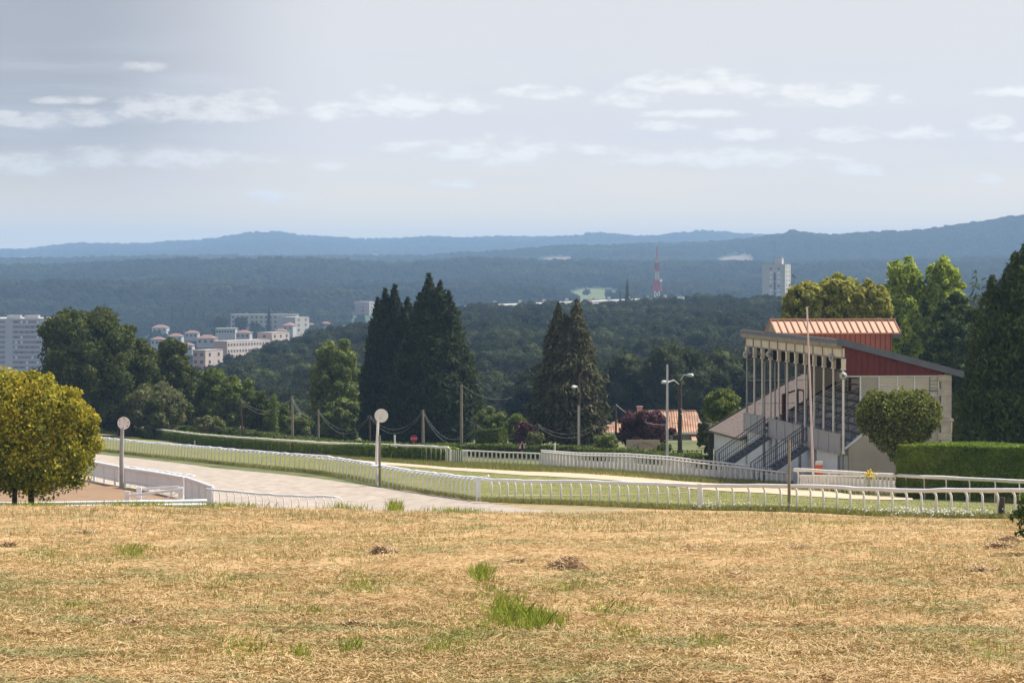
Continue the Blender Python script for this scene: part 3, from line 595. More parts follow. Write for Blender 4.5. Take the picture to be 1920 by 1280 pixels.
# deck, base wall, tiers
m = MB(); m.box(-0.18, 1.4, 0.16, LEN - 0.05, 2.12, 2.33); sbuild(m, 'deck', M['concrete'])
m = MB(); m.box(0.05, 0.25, 0.55, LEN, -0.6, 2.115); sbuild(m, 'base_wall', M['whitewall'])
m = MB()
for a in (0.35, 7.9, 12.5, 19.9, 24.0): sbuild(MB().box(-0.07, 0.04, a - 0.16, a + 0.16, -0.6, 2.11), 'pier', M['concrete'])
m = MB(); m.box(-0.02, 0.049, 0.56, 1.5, -0.6, 2.1); sbuild(m, 'dark_doorway', M['steel'])
m = MB()
for k in range(7):
    b0 = 1.4 + 0.6 * k; m.box(b0, 5.6, 0.22, 29.0, 2.33 + 0.354 * k - (0.3 if k else 0.25), 2.33 + 0.354 * (k + 1))
sbuild(m, 'seating_tiers', M['concrete'])
m = MB()
for k in range(7):
    b0 = 1.4 + 0.6 * k; z = 2.33 + 0.354 * (k + 1)
    m.box(b0 - 0.04, b0 + 0.36, 0.3, 28.9, z + 0.004, z + 0.06)
sbuild(m, 'bench_boards', M['wood'])
m = MB()
for k in range(7):
    b0 = 1.4 + 0.6 * k; z = 2.33 + 0.354 * k; m.box(b0 - 0.03, b0 - 0.003, 0.24, 5.5, z + 0.065, z + 0.33)
sbuild(m, 'white_riser', M['whitewall'])
sbuild(MB().box(5.61, 6.0, 0.22, LEN - 0.2, 2.0, 4.85), 'rear_walkway', M['concrete'])
sbuild(MB().box(6.0, 6.2, 0.3, LEN - 0.02, 0, 6.95), 'back_wall', M['cream'])
m = MB()
for a in (3.5, 9.0, 14.5, 20.0, 25.5): sbuild(MB().box(5.86, 5.998, a - 0.12, a + 0.12, 4.86, 6.9), 'wall_post', M['redpost'])
m = MB()
for (b, a) in ((1.75, 26.0), (2.6, 26.0), (2.6, 23.9), (1.75, 25.3)): m.box(b - 0.06, b + 0.06, a - 0.06, a + 0.06, 2.4, 4.7 if b < 2 else 5.0)
m.bar((1.75, 26, 4.65), (2.6, 26, 4.95), 0.1); m.bar((2.6, 26, 4.95), (2.6, 23.9, 4.95), 0.1); m.box(1.6, 1.9, 25.8, 26.3, 2.4, 4.66); sbuild(m, 'red_gate_frame', M['redpost'])
# parapet panels with stair gaps
for (a0, a1) in ((0.1, 9.1), (10.9, 21.3), (22.9, 29.9)):
    m = MB(); m.box(-0.20, -0.14, a0, a1, 2.28, 3.28); p_ = sbuild(m, 'parapet_panel', M['parapet'])
    m = MB(); m.box(-0.23, -0.11, a0, a1, 3.283, 3.34)
    for q in np.arange(a0 + 0.01, a1 + 0.01, (a1 - a0 - 0.02) / max(1, round((a1 - a0) / pitch_))): m.box(-0.235, -0.203, q - 0.03, q + 0.03, 2.1, 3.34)
    m.build('rail', M['concrete'], p_, world=False)
# outside staircases running down towards the track
for a in (10.0, 22.1):
    m = MB(); n = 13
    for k in range(n):
        b = -0.2 - 0.245 * k; z = 2.2 - 0.172 * (k + 1); m.box(b - 0.26, b, a - 0.62, a + 0.62, z, z + 0.05)
    for s in (-0.66, 0.66): m.bar((-0.15, a + s, 2.1), (-0.2 - 0.245 * n, a + s, -0.05), 0.05, 0.26)
    sc_ = sbuild(m, 'staircase', M['steel']); r_ = MB()
    for s in (-0.66, 0.66):
        r_.tube([(-0.15, a + s, 3.35), (-0.2 - 0.245 * n, a + s, 1.12), (-0.2 - 0.245 * n, a + s, 0.0)], 0.03, 6)
        r_.tube([(-0.15, a + s, 2.6), (-0.2 - 0.245 * n, a + s, 0.38)], 0.02, 6)
        for k in range(0, 2 * n + 1):
            b = -0.15 - 0.1225 * k * 1.0; zt = 3.35 - (3.35 - 1.12) * k / (2 * n + 0.4); r_.tube([(b, a + s, zt - 1.02), (b, a + s, zt)], 0.016, 5)
    r_.build('stair_railing', M['steel'], sc_, world=False)
# handrails on the tiers
def incl(a, b0=0.9, b1=5.2):
    m = MB(); f = lambda b: 2.45 + 0.59 * max(0, b - 1.2)
    for h in (1.0, 0.6): m.tube([(b0, a, f(b0) + h), (b1, a, f(b1) + h), (b1 + 0.6, a, f(b1) + h)], 0.028, 6)
    for b in np.arange(b0, b1 + 0.6, 0.7): m.tube([(b, a, f(b)), (b, a, f(min(b, b1)) + 1.0)], 0.025, 6)
    sbuild(m, 'handrail', M['steel'])
for a in (2.0, 9.3, 10.8, 16.0, 21.4, 22.8): incl(a)
# near end: rendered wall, quoins, windows, red gable
m = MB(); m.prism([(0.3, 0.0, -0.8), (5.6, 0, -0.8), (5.6, 0, 5.5), (4.3, 0, 5.5), (1.2, 0, 3.35), (0.3, 0, 2.55)], (0, 0.22, 0)); sbuild(m, 'end_wall', M['render'])
m = MB(); m.bar((0.1, 0.1, 2.5), (1.25, 0.1, 3.42), 0.3, 0.1); m.bar((1.25, 0.1, 3.42), (4.3, 0.1, 5.56), 0.3, 0.1); sbuild(m, 'wall_coping', M['frame'])
m = MB(); z = -0.8; k = 0
while z < 6.72:
    h = min(0.42, 6.72 - z); w = 0.78 if k % 2 else 0.6; m.box(6.3 - w, 6.3, -0.05 - 0.012 * (k % 2), 0.3, z, z + h - 0.014); z += h; k += 1
m.box(5.45, 6.42, -0.14, 0.31, 4.02, 4.18); sbuild(m, 'quoin', M['stone'])
sbuild(MB().box(0.05, 0.28, 0.02, 0.5, -0.8, 2.11), 'corner_pier', M['concrete'])
wx = [1.0, 2.08, 3.15, 4.15, 5.55]
m = MB()
for x in wx: m.box(x - 0.035, x + 0.035, 0.02, 0.12, (4.3 if x < 2.2 else 5.5) - (0.6 if x < 1.5 else 0), 6.62)
m.box(0.1, 5.7, 0.015, 0.13, 6.6, 6.68); m.box(1.0, 2.08, 0.03, 0.11, 5.42, 5.47); m.box(2.12, 3.11, 0.03, 0.11, 6.12, 6.17); m.box(2.1, 5.6, 0.01, 0.125, 5.503, 5.56)
fw = sbuild(m, 'window_frame', M['frame'])
m = MB(); m.box(2.14, 3.11, 0.07, 0.08, 5.57, 6.1); m.box(3.2, 4.1, 0.07, 0.08, 5.57, 6.58); m.box(4.2, 5.5, 0.07, 0.08, 5.57, 6.58); m.box(2.14, 3.11, 0.07, 0.08, 6.18, 6.58); m.build('pane', M['cream'], fw, world=False)
m = MB(); m.box(1.05, 2.04, 0.07, 0.08, 5.48, 6.58); m.build('pane', M['glass'], fw, world=False)
m = MB()
for z in (5.75, 5.95, 6.15, 6.35): m.box(5.05, 5.5, 0.04, 0.066, z, z + 0.025)
m.box(5.03, 5.06, 0.04, 0.066, 5.65, 6.58); m.box(4.2, 5.5, 0.042, 0.064, 5.8, 5.83); m.build('ladder_bars', M['wire'], fw, world=False)
m = MB()
b = 0.08
while b < 5.85:
    b1 = min(b + 0.34, 5.9); m.prism([(b, -0.03, 6.683), (b1 - 0.015, -0.03, 6.683), (b1 - 0.015, -0.03, rz(b1) - 0.03), (b, -0.03, rz(b) - 0.03)], (0, 0.05, 0))
    m.prism([(b1 - 0.05, -0.055, 6.683), (b1 - 0.01, -0.055, 6.683), (b1 - 0.01, -0.055, rz(b1) - 0.04), (b1 - 0.05, -0.055, rz(b1) - 0.04)], (0, 0.024, 0)); b = b1
sbuild(m, 'gable_panel', M['red'])
# far end: tall glazed screen and cream wall
m = MB()
for b in (0.5, 1.2, 1.9, 2.6, 3.3, 4.1): m.box(b - 0.04, b + 0.04, LEN - 0.02, LEN + 0.06, 2.3, rz(b) - 0.25)
for z in (3.9, 5.4): m.box(0.1, 4.1, LEN, LEN + 0.04, z, z + 0.04)
sc2 = sbuild(m, 'screen_frame', M['lightgrey'])
gm = bpy.data.materials.new('veiled_glass'); gm.use_nodes = True; nt = gm.node_tree; tr = nt.nodes.new('ShaderNodeBsdfTransparent'); mx = nt.nodes.new('ShaderNodeMixShader'); mx.inputs[0].default_value = 0.16
nt.nodes['Principled BSDF'].inputs['Base Color'].default_value = (0.4, 0.42, 0.42, 1); nt.links.new(tr.outputs[0], mx.inputs[1]); nt.links.new(nt.nodes['Principled BSDF'].outputs[0], mx.inputs[2]); nt.links.new(mx.outputs[0], nt.nodes['Material Output'].inputs[0])
MB().poly([(0.1, LEN + 0.02, 2.5), (4.1, LEN + 0.02, 2.5), (4.1, LEN + 0.02, 7.2), (0.1, LEN + 0.02, 7.2)]).build('pane', gm, sc2, world=False)
sbuild(MB().prism([(4.15, LEN, 2.0), (6.19, LEN, 2.0), (6.19, LEN, rz(6.19) - 0.1), (4.15, LEN, rz(4.15) - 0.1)], (0, 0.15, 0)), 'far_end_wall', M['cream'])
# the long gabled lantern roof crossing the main roof
ac, hw, zr, ze = 19.7, 1.75, 9.55, 8.78
x0, x1 = -0.45, 7.55
m = MB(); m.prism([(x0 + 0.15, ac - hw + 0.2, 8.62), (0.1, ac - hw + 0.2, rz(0.1) - 0.05), (x1 - 0.55, ac - hw + 0.2, rz(6.95) - 0.05), (x1 - 0.55, ac - hw + 0.2, ze + 0.02), (x0 + 0.15, ac - hw + 0.2, ze + 0.02)], (0, 0.1, 0))
m.prism([(x1 - 0.65, ac - hw + 0.3, 6.9), (x1 - 0.65, ac + hw - 0.3, 6.9), (x1 - 0.65, ac + hw - 0.3, ze), (x1 - 0.65, ac, zr - 0.1), (x1 - 0.65, ac - hw + 0.3, ze)], (0.1, 0, 0))
dm = sbuild(m, 'lantern_wall', M['brick_red'])
m = MB()
for q in np.arange(x0 + 0.3, x1 - 0.6, 0.32): m.box(q, q + 0.03, ac - hw + 0.17, ac - hw + 0.197, rz(min(6.9, max(0.1, q))) + 0.02 if q < 6.9 else 7, ze)
m.build('cladding_batten', M['red'], dm, world=False)  # raised battens standing proud of the lantern wall
m = MB()
for s in (-1, 1): m.prism([(x0, ac, zr), (x0, ac + s * hw, ze), (x0, ac + s * hw, ze - 0.07), (x0, ac, zr - 0.07)][::s], (x1 - x0, 0, 0))
ds = sbuild(m, 'lantern_roof', M['terra'])
m = MB(); n = 19
for k in range(n + 1):
    q = x0 + 0.02 + (x1 - x0 - 0.07) * k / n
    for s in (-1, 1): m.bar((q, ac + s * 0.12, zr - 0.03), (q, ac + s * hw, ze + 0.04), 0.06, 0.07)
m.build('roof_seam', M['brick_red'], ds, world=False)
m = MB(); m.bar((x0 - 0.03, ac, zr + 0.045), (x1 + 0.03, ac, zr + 0.045), 0.32, 0.07); m.build('ridge_cap', M['terra'], ds, world=False)
m = MB(); m.prism([(x0 + 0.05, ac - hw + 0.1, 8.5), (x0 + 0.05, ac + hw - 0.1, 8.5), (x0 + 0.05, ac + hw - 0.1, ze), (x0 + 0.05, ac, zr - 0.08), (x0 + 0.05, ac - hw + 0.1, ze)], (0.08, 0, 0)); sbuild(m, 'pediment', M['cornice'])
m = MB(); m.box(x1 - 0.54, x1, ac - hw - 0.0, ac - hw + 0.1, ze - 0.34, ze - 0.08); sbuild(m, 'lantern_fascia', M['slate'])
# low annexe beyond the far end
an = thing('stand_annexe', 'low whitewashed annexe with brown mossy lean-to roof at the far end of the grandstand', 'outbuilding', L(0, 30.4, 0), RZ)
def albuild(mb, name, m): return mb.build(name, m, an, world=False)
albuild(MB().box(0, 6.2, 0, 11.9, -1.2, 1.55), 'wall', M['whitewall'])
m = MB(); m.prism([(-0.35, -0.3, 1.42), (6.3, -0.3, 5.3), (6.3, -0.3, 5.42), (-0.35, -0.3, 1.56)], (0, 12.6, 0)); r2 = albuild(m, 'roof', M['browntile'])
albuild(MB().bar((-0.4, 12.36, 1.5), (6.3, 12.36, 5.42), 0.16, 0.22), 'verge_board', M['darkwood']); albuild(MB().bar((-0.4, -0.36, 1.5), (6.3, -0.36, 5.42), 0.1, 0.16), 'verge_board', M['darkwood'])
albuild(MB().prism([(0.0, 0.1, 1.55), (6.2, 0.1, 1.55), (6.2, 0.1, 5.15)], (0, 11.7, 0)), 'gable_wall', M['render'])
albuild(MB().box(-0.35, -0.05, 11.95, 12.25, -1.2, 1.4), 'corner_post', M['darkwood'])
# loudspeakers
def horn(pos, aim, label, rad=0.24):
    t = thing('horn_loudspeaker', label, 'loudspeaker', pos, 0, 'horn loudspeakers on the grandstand'); d = Vector(aim).normalized(); m = MB()
    m.tube([d * -0.3, d * -0.12, d * 0.02, d * 0.14, d * 0.22], [0.07, 0.08, 0.14, rad * 0.85, rad], 18); m.build('horn', M['lightgrey'], t, world=False, smooth=True)
    MB().tube([d * 0.18, d * 0.25], [0.1, 0.07], 12).build('driver_cap', M['steel'], t, world=False)
    MB().bar(d * -0.1, d * -0.1 + Vector((0.25, 0, 0)), 0.05).build('bracket', M['steel'], t, world=False)
def SP(px, py, Y): return P(px, py, Y)
horn(SP(1402, 664, 224.5), (-1, -0.75, -0.1), 'pale round loudspeaker under the far end of the grandstand frieze')
horn(SP(1443, 663, 216.0), (-0.1, -1, -0.1), 'round loudspeaker with grey centre hanging under the stand frieze, facing the field')
horn(SP(1564, 670, 197.5), (-1, -0.55, -0.1), 'pale loudspeaker under the frieze beside the near end of the stand')
horn(SP(1581, 703, 194.3), (-0.1, -1, -0.15), 'round grey loudspeaker on the near corner column of the stand', 0.22)

# ================================================================== FENCES AND RAILS
def line_pts(ctrl, step):
    pts = [onG(p, y) if len(q) == 0 else q for p, y, *q in ctrl]; out = []; seg = []
    d = [0.0]
    for a, b in zip(pts, pts[1:]): d.append(d[-1] + (b.xy - a.xy).length)
    n = max(1, round(d[-1] / step)); xs = [p.x for p in pts]; ys = [p.y for p in pts]
    for i in range(n + 1):
        s = d[-1] * i / n; x = float(np.interp(s, d, xs)); y = float(np.interp(s, d, ys)); out.append(Vector((x, y, g(x, y))))
    return out
def running_rail(name, label, ctrl, step, height=1.1, side=1, material=None, reach=0.34, rr=0.055, group=None, post_r=0.032, wob=0.02, skip=None, cap=0):
    m_ = material or M['white']; pts = line_pts(ctrl, step); t = thing(name, label, 'rail fence', pts[0], 0, group); rails = []; dirs = []
    for i, p in enumerate(pts):
        d = (pts[min(i+1, len(pts)-1)] - pts[max(i-1, 0)]); d.z = 0; d.normalize(); nrm = Vector((d.y, -d.x, 0)) * side; dirs.append(nrm)
        rails.append(p + nrm * reach + Vector((0, 0, height + random.uniform(-wob, wob))))
    MB().tube(rails, [rr * (1.15 if i % 3 == 0 else 1.0) for i in range(len(rails))], 10, 1.0).build('rail', m_, t, smooth=True)
    pm = MB(); hh = height - 0.02; k = 0.26
    arc = [(0, 0, -0.3), (0, 0, hh - k)] + [(reach * (1 - math.cos(q)) * 0.62, 0, hh - k + k * math.sin(q) * 0.97) for q in (0.4, 0.8, 1.2, 1.5)] + [(reach * 0.98, 0, hh + 0.01)]
    pm.tube(arc, post_r, 8); me = None; rest = []
    show = [i for i in range(len(pts)) if not (skip and skip(i, pts[i]))]
    near = set(sorted(show, key=lambda i: pts[i].y)[:100])
    for i in show:
        ang = math.atan2(dirs[i].y, dirs[i].x)
        if i in near:
            if me is None: o = pm.build('post', m_, None, smooth=True); me = o.data
            else: o = bpy.data.objects.new('post', me); COL.objects.link(o)
            o.parent = t; o.location = pts[i] - pts[0]; o.rotation_euler = (random.uniform(-0.03, 0.03), random.uniform(-0.02, 0.03), ang)
        else: rest.append((pts[i], ang))
    if rest:
        m = MB()
        for p, ang in rest:
            Mx = Matrix.Translation(p) @ Matrix.Rotation(ang, 4, 'Z'); m.tube([Mx @ Vector(q) for q in arc], post_r, 6)
        tag(m.build('far_posts', m_, t), kind='stuff')
    return t
running_rail('running_rail', 'white running rail with bent posts from the gap to the right edge of the field', RAIL_R, 1.13, 1.08, side=-1, rr=0.08, post_r=0.048)
running_rail('running_rail', 'long white running rail with bent posts curving away left between turf and grey sand', RAIL_L, 1.3, 1.08, side=1, rr=0.095, post_r=0.045)
def white_post(px, Y, w, h, label, material=None, name='rail_end_post'):
    b = onG(px, Y); o = MB().box(b.x - w/2, b.x + w/2, b.y - 0.06, b.y + 0.06, b.z - 0.3, b.z + h); o.box(b.x - w/2 - 0.015, b.x + w/2 + 0.015, b.y - 0.075, b.y + 0.075, b.z + h + 0.001, b.z + h + 0.03)
    ob = o.build(name, material or M['white']); return tag(ob, label, 'post')
white_post(897, 168.6, 0.24, 1.2, 'broad white board post ending the long rail at the gap')
white_post(1312, 143.2, 0.19, 1.12, 'broad white post in the running rail below the white paddock fence')
t = MB(); a = onG(893, 169); t.tube([a + Vector((0.1, 0, 1.1)), a + Vector((0.45, -0.1, 1.22)), a + Vector((0.62, -0.2, 1.3))], 0.05, 8); tag(t.build('loose_rail_end', M['white']), 'short white rail stub bent up beside the broad post at the gap', 'rail')
# rail along the hedge
RAIL_H = [(845, 247), (760, 262), (730, 269), (600, 291), (500, 312), (400, 340), (330, 362), (250, 384), (180, 402), (120, 420)]
running_rail('hedge_rail', 'thin off-white rail running along the top of the long clipped hedge', RAIL_H, 1.6, 1.16, side=-1, material=M['oldwhite'], reach=0.2, rr=0.09)
def picket(name, label, ctrl, tops, step, w, material, rows=1, toprail=True, low=None, group=None, off=0.0, rad=0.055):
    pts = line_pts(ctrl, step); t = thing(name, label, 'fence', pts[0], 0, group); n = len(pts); Z = np.interp(np.linspace(0, 1, n), np.linspace(0, 1, len(tops)), tops)
    d = (pts[-1] - pts[0]); d.z = 0; d.normalize(); nn = Vector((d.y, -d.x, 0)); k = 0; rest = MB(); nr_ = 0
    for i, p in enumerate(pts):
        p = p + nn * off; h = Z[i] + random.uniform(-0.03, 0.03); e = d * w / 2; q = nn * 0.025
        b = MB() if i < 99 else rest
        b.prism([p - e - q + Vector((0, 0, -0.2)), p + e - q + Vector((0, 0, -0.2)), p + e - q + Vector((0, 0, h - p.z)), p - e - q + Vector((0, 0, h - p.z))], q * 2)
        if i < 99: b.build('picket', material, t)
        else: nr_ += 1
    if nr_: tag(rest.build('far_pickets', material, t), kind='stuff')
    if toprail:
        MB().tube([Vector((p.x, p.y, z)) + nn * (off + 0.05) for p, z in zip(pts, Z)], rad, 8).build('top_rail', material, t, smooth=True)
    if low:
        MB().tube([Vector((p.x, p.y, p.z + (z - p.z) * low + random.uniform(-0.02, 0.02))) + nn * (off - 0.06) for p, z in zip(pts, Z)], 0.045, 6).build('middle_rail', M['wood'], t)
    return t, pts, Z
def tz(l): return [P(p, y, Y).z for p, y, Y in l]
picket('paddock_fence', 'white double fence of closely set wide pickets between sand path and hedge', [(1018, 232.3), (1060, 228), (1180, 219), (1300, 210), (1400, 204.5), (1477, 200)],
       tz([(1018, 848, 232), (1060, 850, 228), (1180, 856, 219), (1300, 867, 210), (1400, 878, 204), (1477, 886, 200)]), 0.62, 0.26, M['oldwhite'])
picket('paddock_fence', 'second white picket row standing just behind the double paddock fence', [(1016, 234), (1060, 230), (1180, 221.5), (1300, 213), (1400, 207.5), (1462, 204)],
       tz([(1016, 844, 234), (1060, 846, 230), (1180, 852, 221), (1300, 861, 213), (1400, 872, 207), (1462, 881, 204)]), 0.55, 0.2, M['oldwhite'])
# pale low boarding closing the double fence
def panel_fence(name, label, ctrl, h0, h1, material, th=0.05, lift=0.0, cap=None, tag_cat='fence', posts=0, slats=False):
    pts = line_pts(ctrl, 1.5); t = thing(name, label, tag_cat, pts[0]); m = MB()
    for a, b in zip(pts, pts[1:]):
        d = (b - a); d.z = 0; d.normalize(); q = Vector((d.y, -d.x, 0)) * th / 2; b = b - d * 0.02
        if slats:
            n_ = max(1, int((b - a).length / 0.15))
            for k in range(n_):
                u = a.lerp(b, k / n_); v = a.lerp(b, (k + 0.8) / n_); e_ = random.uniform(-0.02, 0.02); m.prism([u - q + Vector((0, 0, h0 + e_)), v - q + Vector((0, 0, h0 + e_)), v - q + Vector((0, 0, h1)), u - q + Vector((0, 0, h1))], q * 2)
            for hh in (h0 + 0.12, h1 - 0.12): m.prism([a + q * 1.05 + Vector((0, 0, hh)), b + q * 1.05 + Vector((0, 0, hh)), b + q * 1.05 + Vector((0, 0, hh + 0.07)), a + q * 1.05 + Vector((0, 0, hh + 0.07))], q)
        else: m.prism([a - q + Vector((0, 0, h0)), b - q + Vector((0, 0, h0)), b - q + Vector((0, 0, h1)), a - q + Vector((0, 0, h1))], q * 2)
    m.build('slats' if slats else 'boards', material, t)
    if cap: MB().tube([p + Vector((0, 0, h1 + 0.03)) for p in pts], cap, 8, 1.0).build('cap_rail', M['white'], t, smooth=True)
    if posts:
        for p in pts[::posts]: MB().box(p.x - 0.07, p.x + 0.07, p.y - 0.09, p.y + 0.09, p.z - 0.4, p.z + h1 + 0.02).build('post', M['white'], t)
    return t
panel_fence('board_fence', 'low pale boards closing the lower half of the double paddock fence', [(1022, 233.2), (1060, 229.2), (1180, 220.3), (1300, 211.5), (1400, 206), (1470, 202)], 0.02, 0.62, M['oldwhite'])
picket('open_picket_fence', 'weathered white fence of spaced narrow slats with a brown middle rail', [(868, 246), (930, 240.5), (1012, 233.5)], tz([(868, 844, 246), (930, 846.5, 240.5), (1012, 850, 233.5)]), 0.75, 0.16, M['oldwhite'], low=0.55)
picket('open_picket_fence', 'tighter white slats at the left end of the weathered open fence', [(851, 247.5), (888, 244.2)], tz([(851, 842, 247.5), (888, 845, 244.2)]), 0.4, 0.12, M['oldwhite'], toprail=False, off=0.5)
picket('winner_fence', 'white fence of wide pickets with pale infill below the grandstand tree', [(1502, 185.5), (1600, 180), (1715, 175)], tz([(1502, 893, 185), (1600, 893, 180), (1715, 893, 175)]), 0.42, 0.15, M['oldwhite'])
panel_fence('board_fence', 'pale low boards behind the white picket fence beside the big green hedge', [(1502, 186.1), (1600, 180.6), (1714, 175.6)], 0.0, 0.80, M['oldwhite'])
RH2 = [(1497, 184.6), (1600, 178.5), (1715, 171.3)]
running_rail('upper_rail', 'thick off-white rail above the pickets continuing across the big green hedge', RH2 + [(1790, 168.2), (1860, 165.8), (1925, 163.6), (1990, 160.5)], 1.9, 1.13, side=1, material=M['oldwhite'], reach=0.2, rr=0.09)
white_post(1471, 201.0, 0.55, 0.86, 'solid white end panel of the double paddock fence beside the gateway', M['oldwhite'], 'white_board_panel')
white_post(1712, 175.2, 0.2, 1.0, 'white end post between pickets and big hedge', M['oldwhite'], 'fence_end_post')
# left: board fence, gate, rails
panel_fence('board_fence', 'grey-white solid board fence with thick white cap behind the yellow-green tree', [(60, 226), (120, 218), (175, 209), (222, 198.5)], 0.28, 1.1, M['white'], slats=True, cap=0.11, posts=3)
panel_fence('board_fence', 'grey-white solid board fence with thick white cap right of the left disc post', [(233, 196.5), (290, 189), (344, 182)], 0.28, 1.08, M['white'], slats=True, cap=0.11, posts=4)
panel_fence('board_fence', 'short tapering grey-white board panel where the left fence meets the gooseneck rail', [(348, 181), (375, 175), (398, 169.5)], 0.02, 1.12, M['white'], slats=True, cap=0.1, posts=2)
running_rail('running_rail', 'white rail doubling the capped board fence on the sand side', [(225, 199.5), (290, 191.5), (356, 184.5)], 1.2, 1.15, side=-1, reach=0.25, rr=0.05)
running_rail('running_rail', 'short white gooseneck rail ending on the grey sand beyond the field edge', [(398, 169), (460, 165.5), (540, 160.5), (600, 157.5), (641, 155.5)], 0.92, 1.1, side=1)
def low_rails():
    t = thing('low_double_rail', 'pair of low horizontal white rails at the crest behind the field', 'rail fence', onG(0, 137))
    for k, (yt) in enumerate(((942, 944, 941, 938.5), (949.5, 952, 947.5, 946))):
        Y = 137 - k * 1.2; pts = [P(p, y, Y) for p, y in zip((-60, 40, 220, 388), yt)]; q = [pts[0].lerp(pts[1], .5)] + pts[1:]
        MB().tube(pts, 0.065, 8, 1.0).build('rail', M['white'], t, smooth=True)
    for px in (-40, 10, 128, 178, 262, 300, 340, 386):
        a = onG(px, 136.4); MB().box(a.x - 0.06, a.x + 0.06, a.y - 0.05, a.y + 0.05, a.z - 0.3, P(px, 946, 136.4).z).build('post', M['white'], t)
low_rails()
def gate():
    Y = 168; t = thing('field_gate', 'sagging white bar gate with crossed braces beside the end of the board fence', 'gate', onG(290, Y))
    def B(p0, y0, p1, y1, w=0.09, nm='bar', Yo=0): MB().bar(P(p0, y0, Y + Yo), P(p1, y1, Y + Yo), w, w).build(nm, M['white'], t)
    B(240, 929, 344, 917, 0.13); B(262, 917, 335, 912, 0.11, Yo=2); B(345, 917, 300, 940, 0.05, 'brace', 0.3); B(250, 930, 305, 938, 0.06, 'brace', 0.3); B(262, 938, 345, 938, 0.07, 'bar', 0.5)
    for px, top in ((238, 922), (260, 914), (338, 914)):
        a = onG(px, Y + 0.6); MB().box(a.x - 0.12, a.x + 0.12, a.y - 0.08, a.y + 0.08, a.z - 0.2, P(px, top, Y).z).build('gate_post', M['white'], t)
gate()

# ================================================================== HEDGES
def hedge(name, label, ctrl, w, h, material, leaf, n, core_in=0.12, top_var=0.06, cat='hedge', hs=None, box_n=1.0, aspect=0.6):
    pts = line_pts(ctrl, 1.0); nP = len(pts); P_ = np.array([tuple(p) for p in pts]); d = np.gradient(P_[:, :2], axis=0); d /= np.linalg.norm(d, axis=1, keepdims=True); nn = np.stack([-d[:, 1], d[:, 0]], 1)
    H = np.full(nP, h) if hs is None else np.interp(np.linspace(0, 1, nP), np.linspace(0, 1, len(hs)), hs)
    s = rng.uniform(0, nP - 1.001, n); i = s.astype(int); f = (s - i)[:, None]; c = P_[i] * (1 - f) + P_[i+1] * f; N2 = nn[i]; Hh = H[i] * (1 + top_var * (vnoise(s * 0.8, s * 0, 3) - 0.5) * 2)
    per = 2 * h + w; q = rng.uniform(0, per, n); off = np.where(q < h, -w/2, np.where(q < h + w, q - h - w/2, w/2)); z = np.where(q < h, q / h * Hh, np.where(q < h + w, Hh, (per - q) / h * Hh))
    nx = np.where(q < h, -1.0, np.where(q < h + w, 0.0, 1.0)); nz_ = np.where((q >= h) & (q < h + w), 1.0, 0.1)
    off = off * (1 + 0.12 * (vnoise(s * 1.3, z * 2, 9) - 0.5)); z = z + rng.normal(0, 0.03, n)
    Q = np.stack([c[:, 0] + N2[:, 0] * off, c[:, 1] + N2[:, 1] * off, c[:, 2] + z], 1) + rng.normal(0, 0.02, (n, 3))
    Nn = np.stack([N2[:, 0] * nx, N2[:, 1] * nx, nz_], 1); V, Fc = leaf_quads(Q, Nn, leaf, aspect, None, 0.6)
    # end faces
    ne = max(50, int(n * w / (len(pts)) * 0.35)); Vs = [V]; Fs = [Fc]; n0 = len(V)
    for e, sg in ((0, -1), (nP - 1, 1)):
        o_ = rng.uniform(-w/2, w/2, ne); z_ = rng.uniform(0, H[e], ne); Q = np.stack([P_[e, 0] + nn[e, 0] * o_, P_[e, 1] + nn[e, 1] * o_, P_[e, 2] + z_], 1) + rng.normal(0, 0.03, (ne, 3))
        V, Fc = leaf_quads(Q, np.tile(np.array([d[e, 0] * sg, d[e, 1] * sg, 0.1]), (ne, 1)), leaf, aspect); Vs.append(V); Fs.append(Fc + n0); n0 += len(V)
    ring = []
    for k in range(nP):
        e = core_in; sh = 0.1 if k in (0, nP - 1) else 0
        for (o_, z_) in ((-w/2 + e, -0.2), (-w/2 + e, H[k] - e), (w/2 - e, H[k] - e), (w/2 - e, -0.2)): ring.append((P_[k, 0] + nn[k, 0] * o_, P_[k, 1] + nn[k, 1] * o_, P_[k, 2] + z_))
    Fq = [(4*k + j, 4*k + (j+1) % 4, 4*(k+1) + (j+1) % 4, 4*(k+1) + j) for k in range(nP - 1) for j in range(4)] + [(0, 1, 2, 3), (4*nP - 4, 4*nP - 1, 4*nP - 2, 4*nP - 3)]
    Vs.append(np.array(ring)); Fs.append(np.array(Fq) + n0)
    o = npmesh(name, np.vstack(Vs), np.vstack(Fs), material); return tag(o, label, cat)
hedge('clipped_hedge', 'long dark clipped hedge under the off-white rail beyond the track', [(745, 267), (600, 293.5), (500, 314.5), (400, 342.5), (330, 364.5), (250, 386.5), (180, 405), (100, 428)], 1.3, 1.15, M['leaf_hedge'], 0.16, 60000)
hedge('clipped_hedge', 'bright yellow-green unclipped hedge length inside the white rail posts', [(750, 266.0), (800, 257.5), (850, 250)], 1.3, 1.05, M['leaf_hedge'], 0.2, 9000, top_var=0.2)
hedge('privet_hedge', 'second low dark-leaved hedge running behind the first towards the house', [(1310, 236), (1180, 247), (1050, 258), (940, 268), (850, 280), (740, 298), (600, 325), (480, 352), (390, 378), (330, 400)], 1.8, 1.25, M['leaf_darkhedge'], 0.22, 60000, top_var=0.12, hs=[max(0.45, P(p_, t_, y_).z - onG(p_, y_).z) for p_, t_, y_ in ((1310, 855, 236), (1180, 843, 247), (1050, 838, 258), (940, 836, 268), (850, 832, 280), (740, 829, 298), (600, 819, 325), (480, 808, 352), (390, 803, 378), (330, 800, 400))])
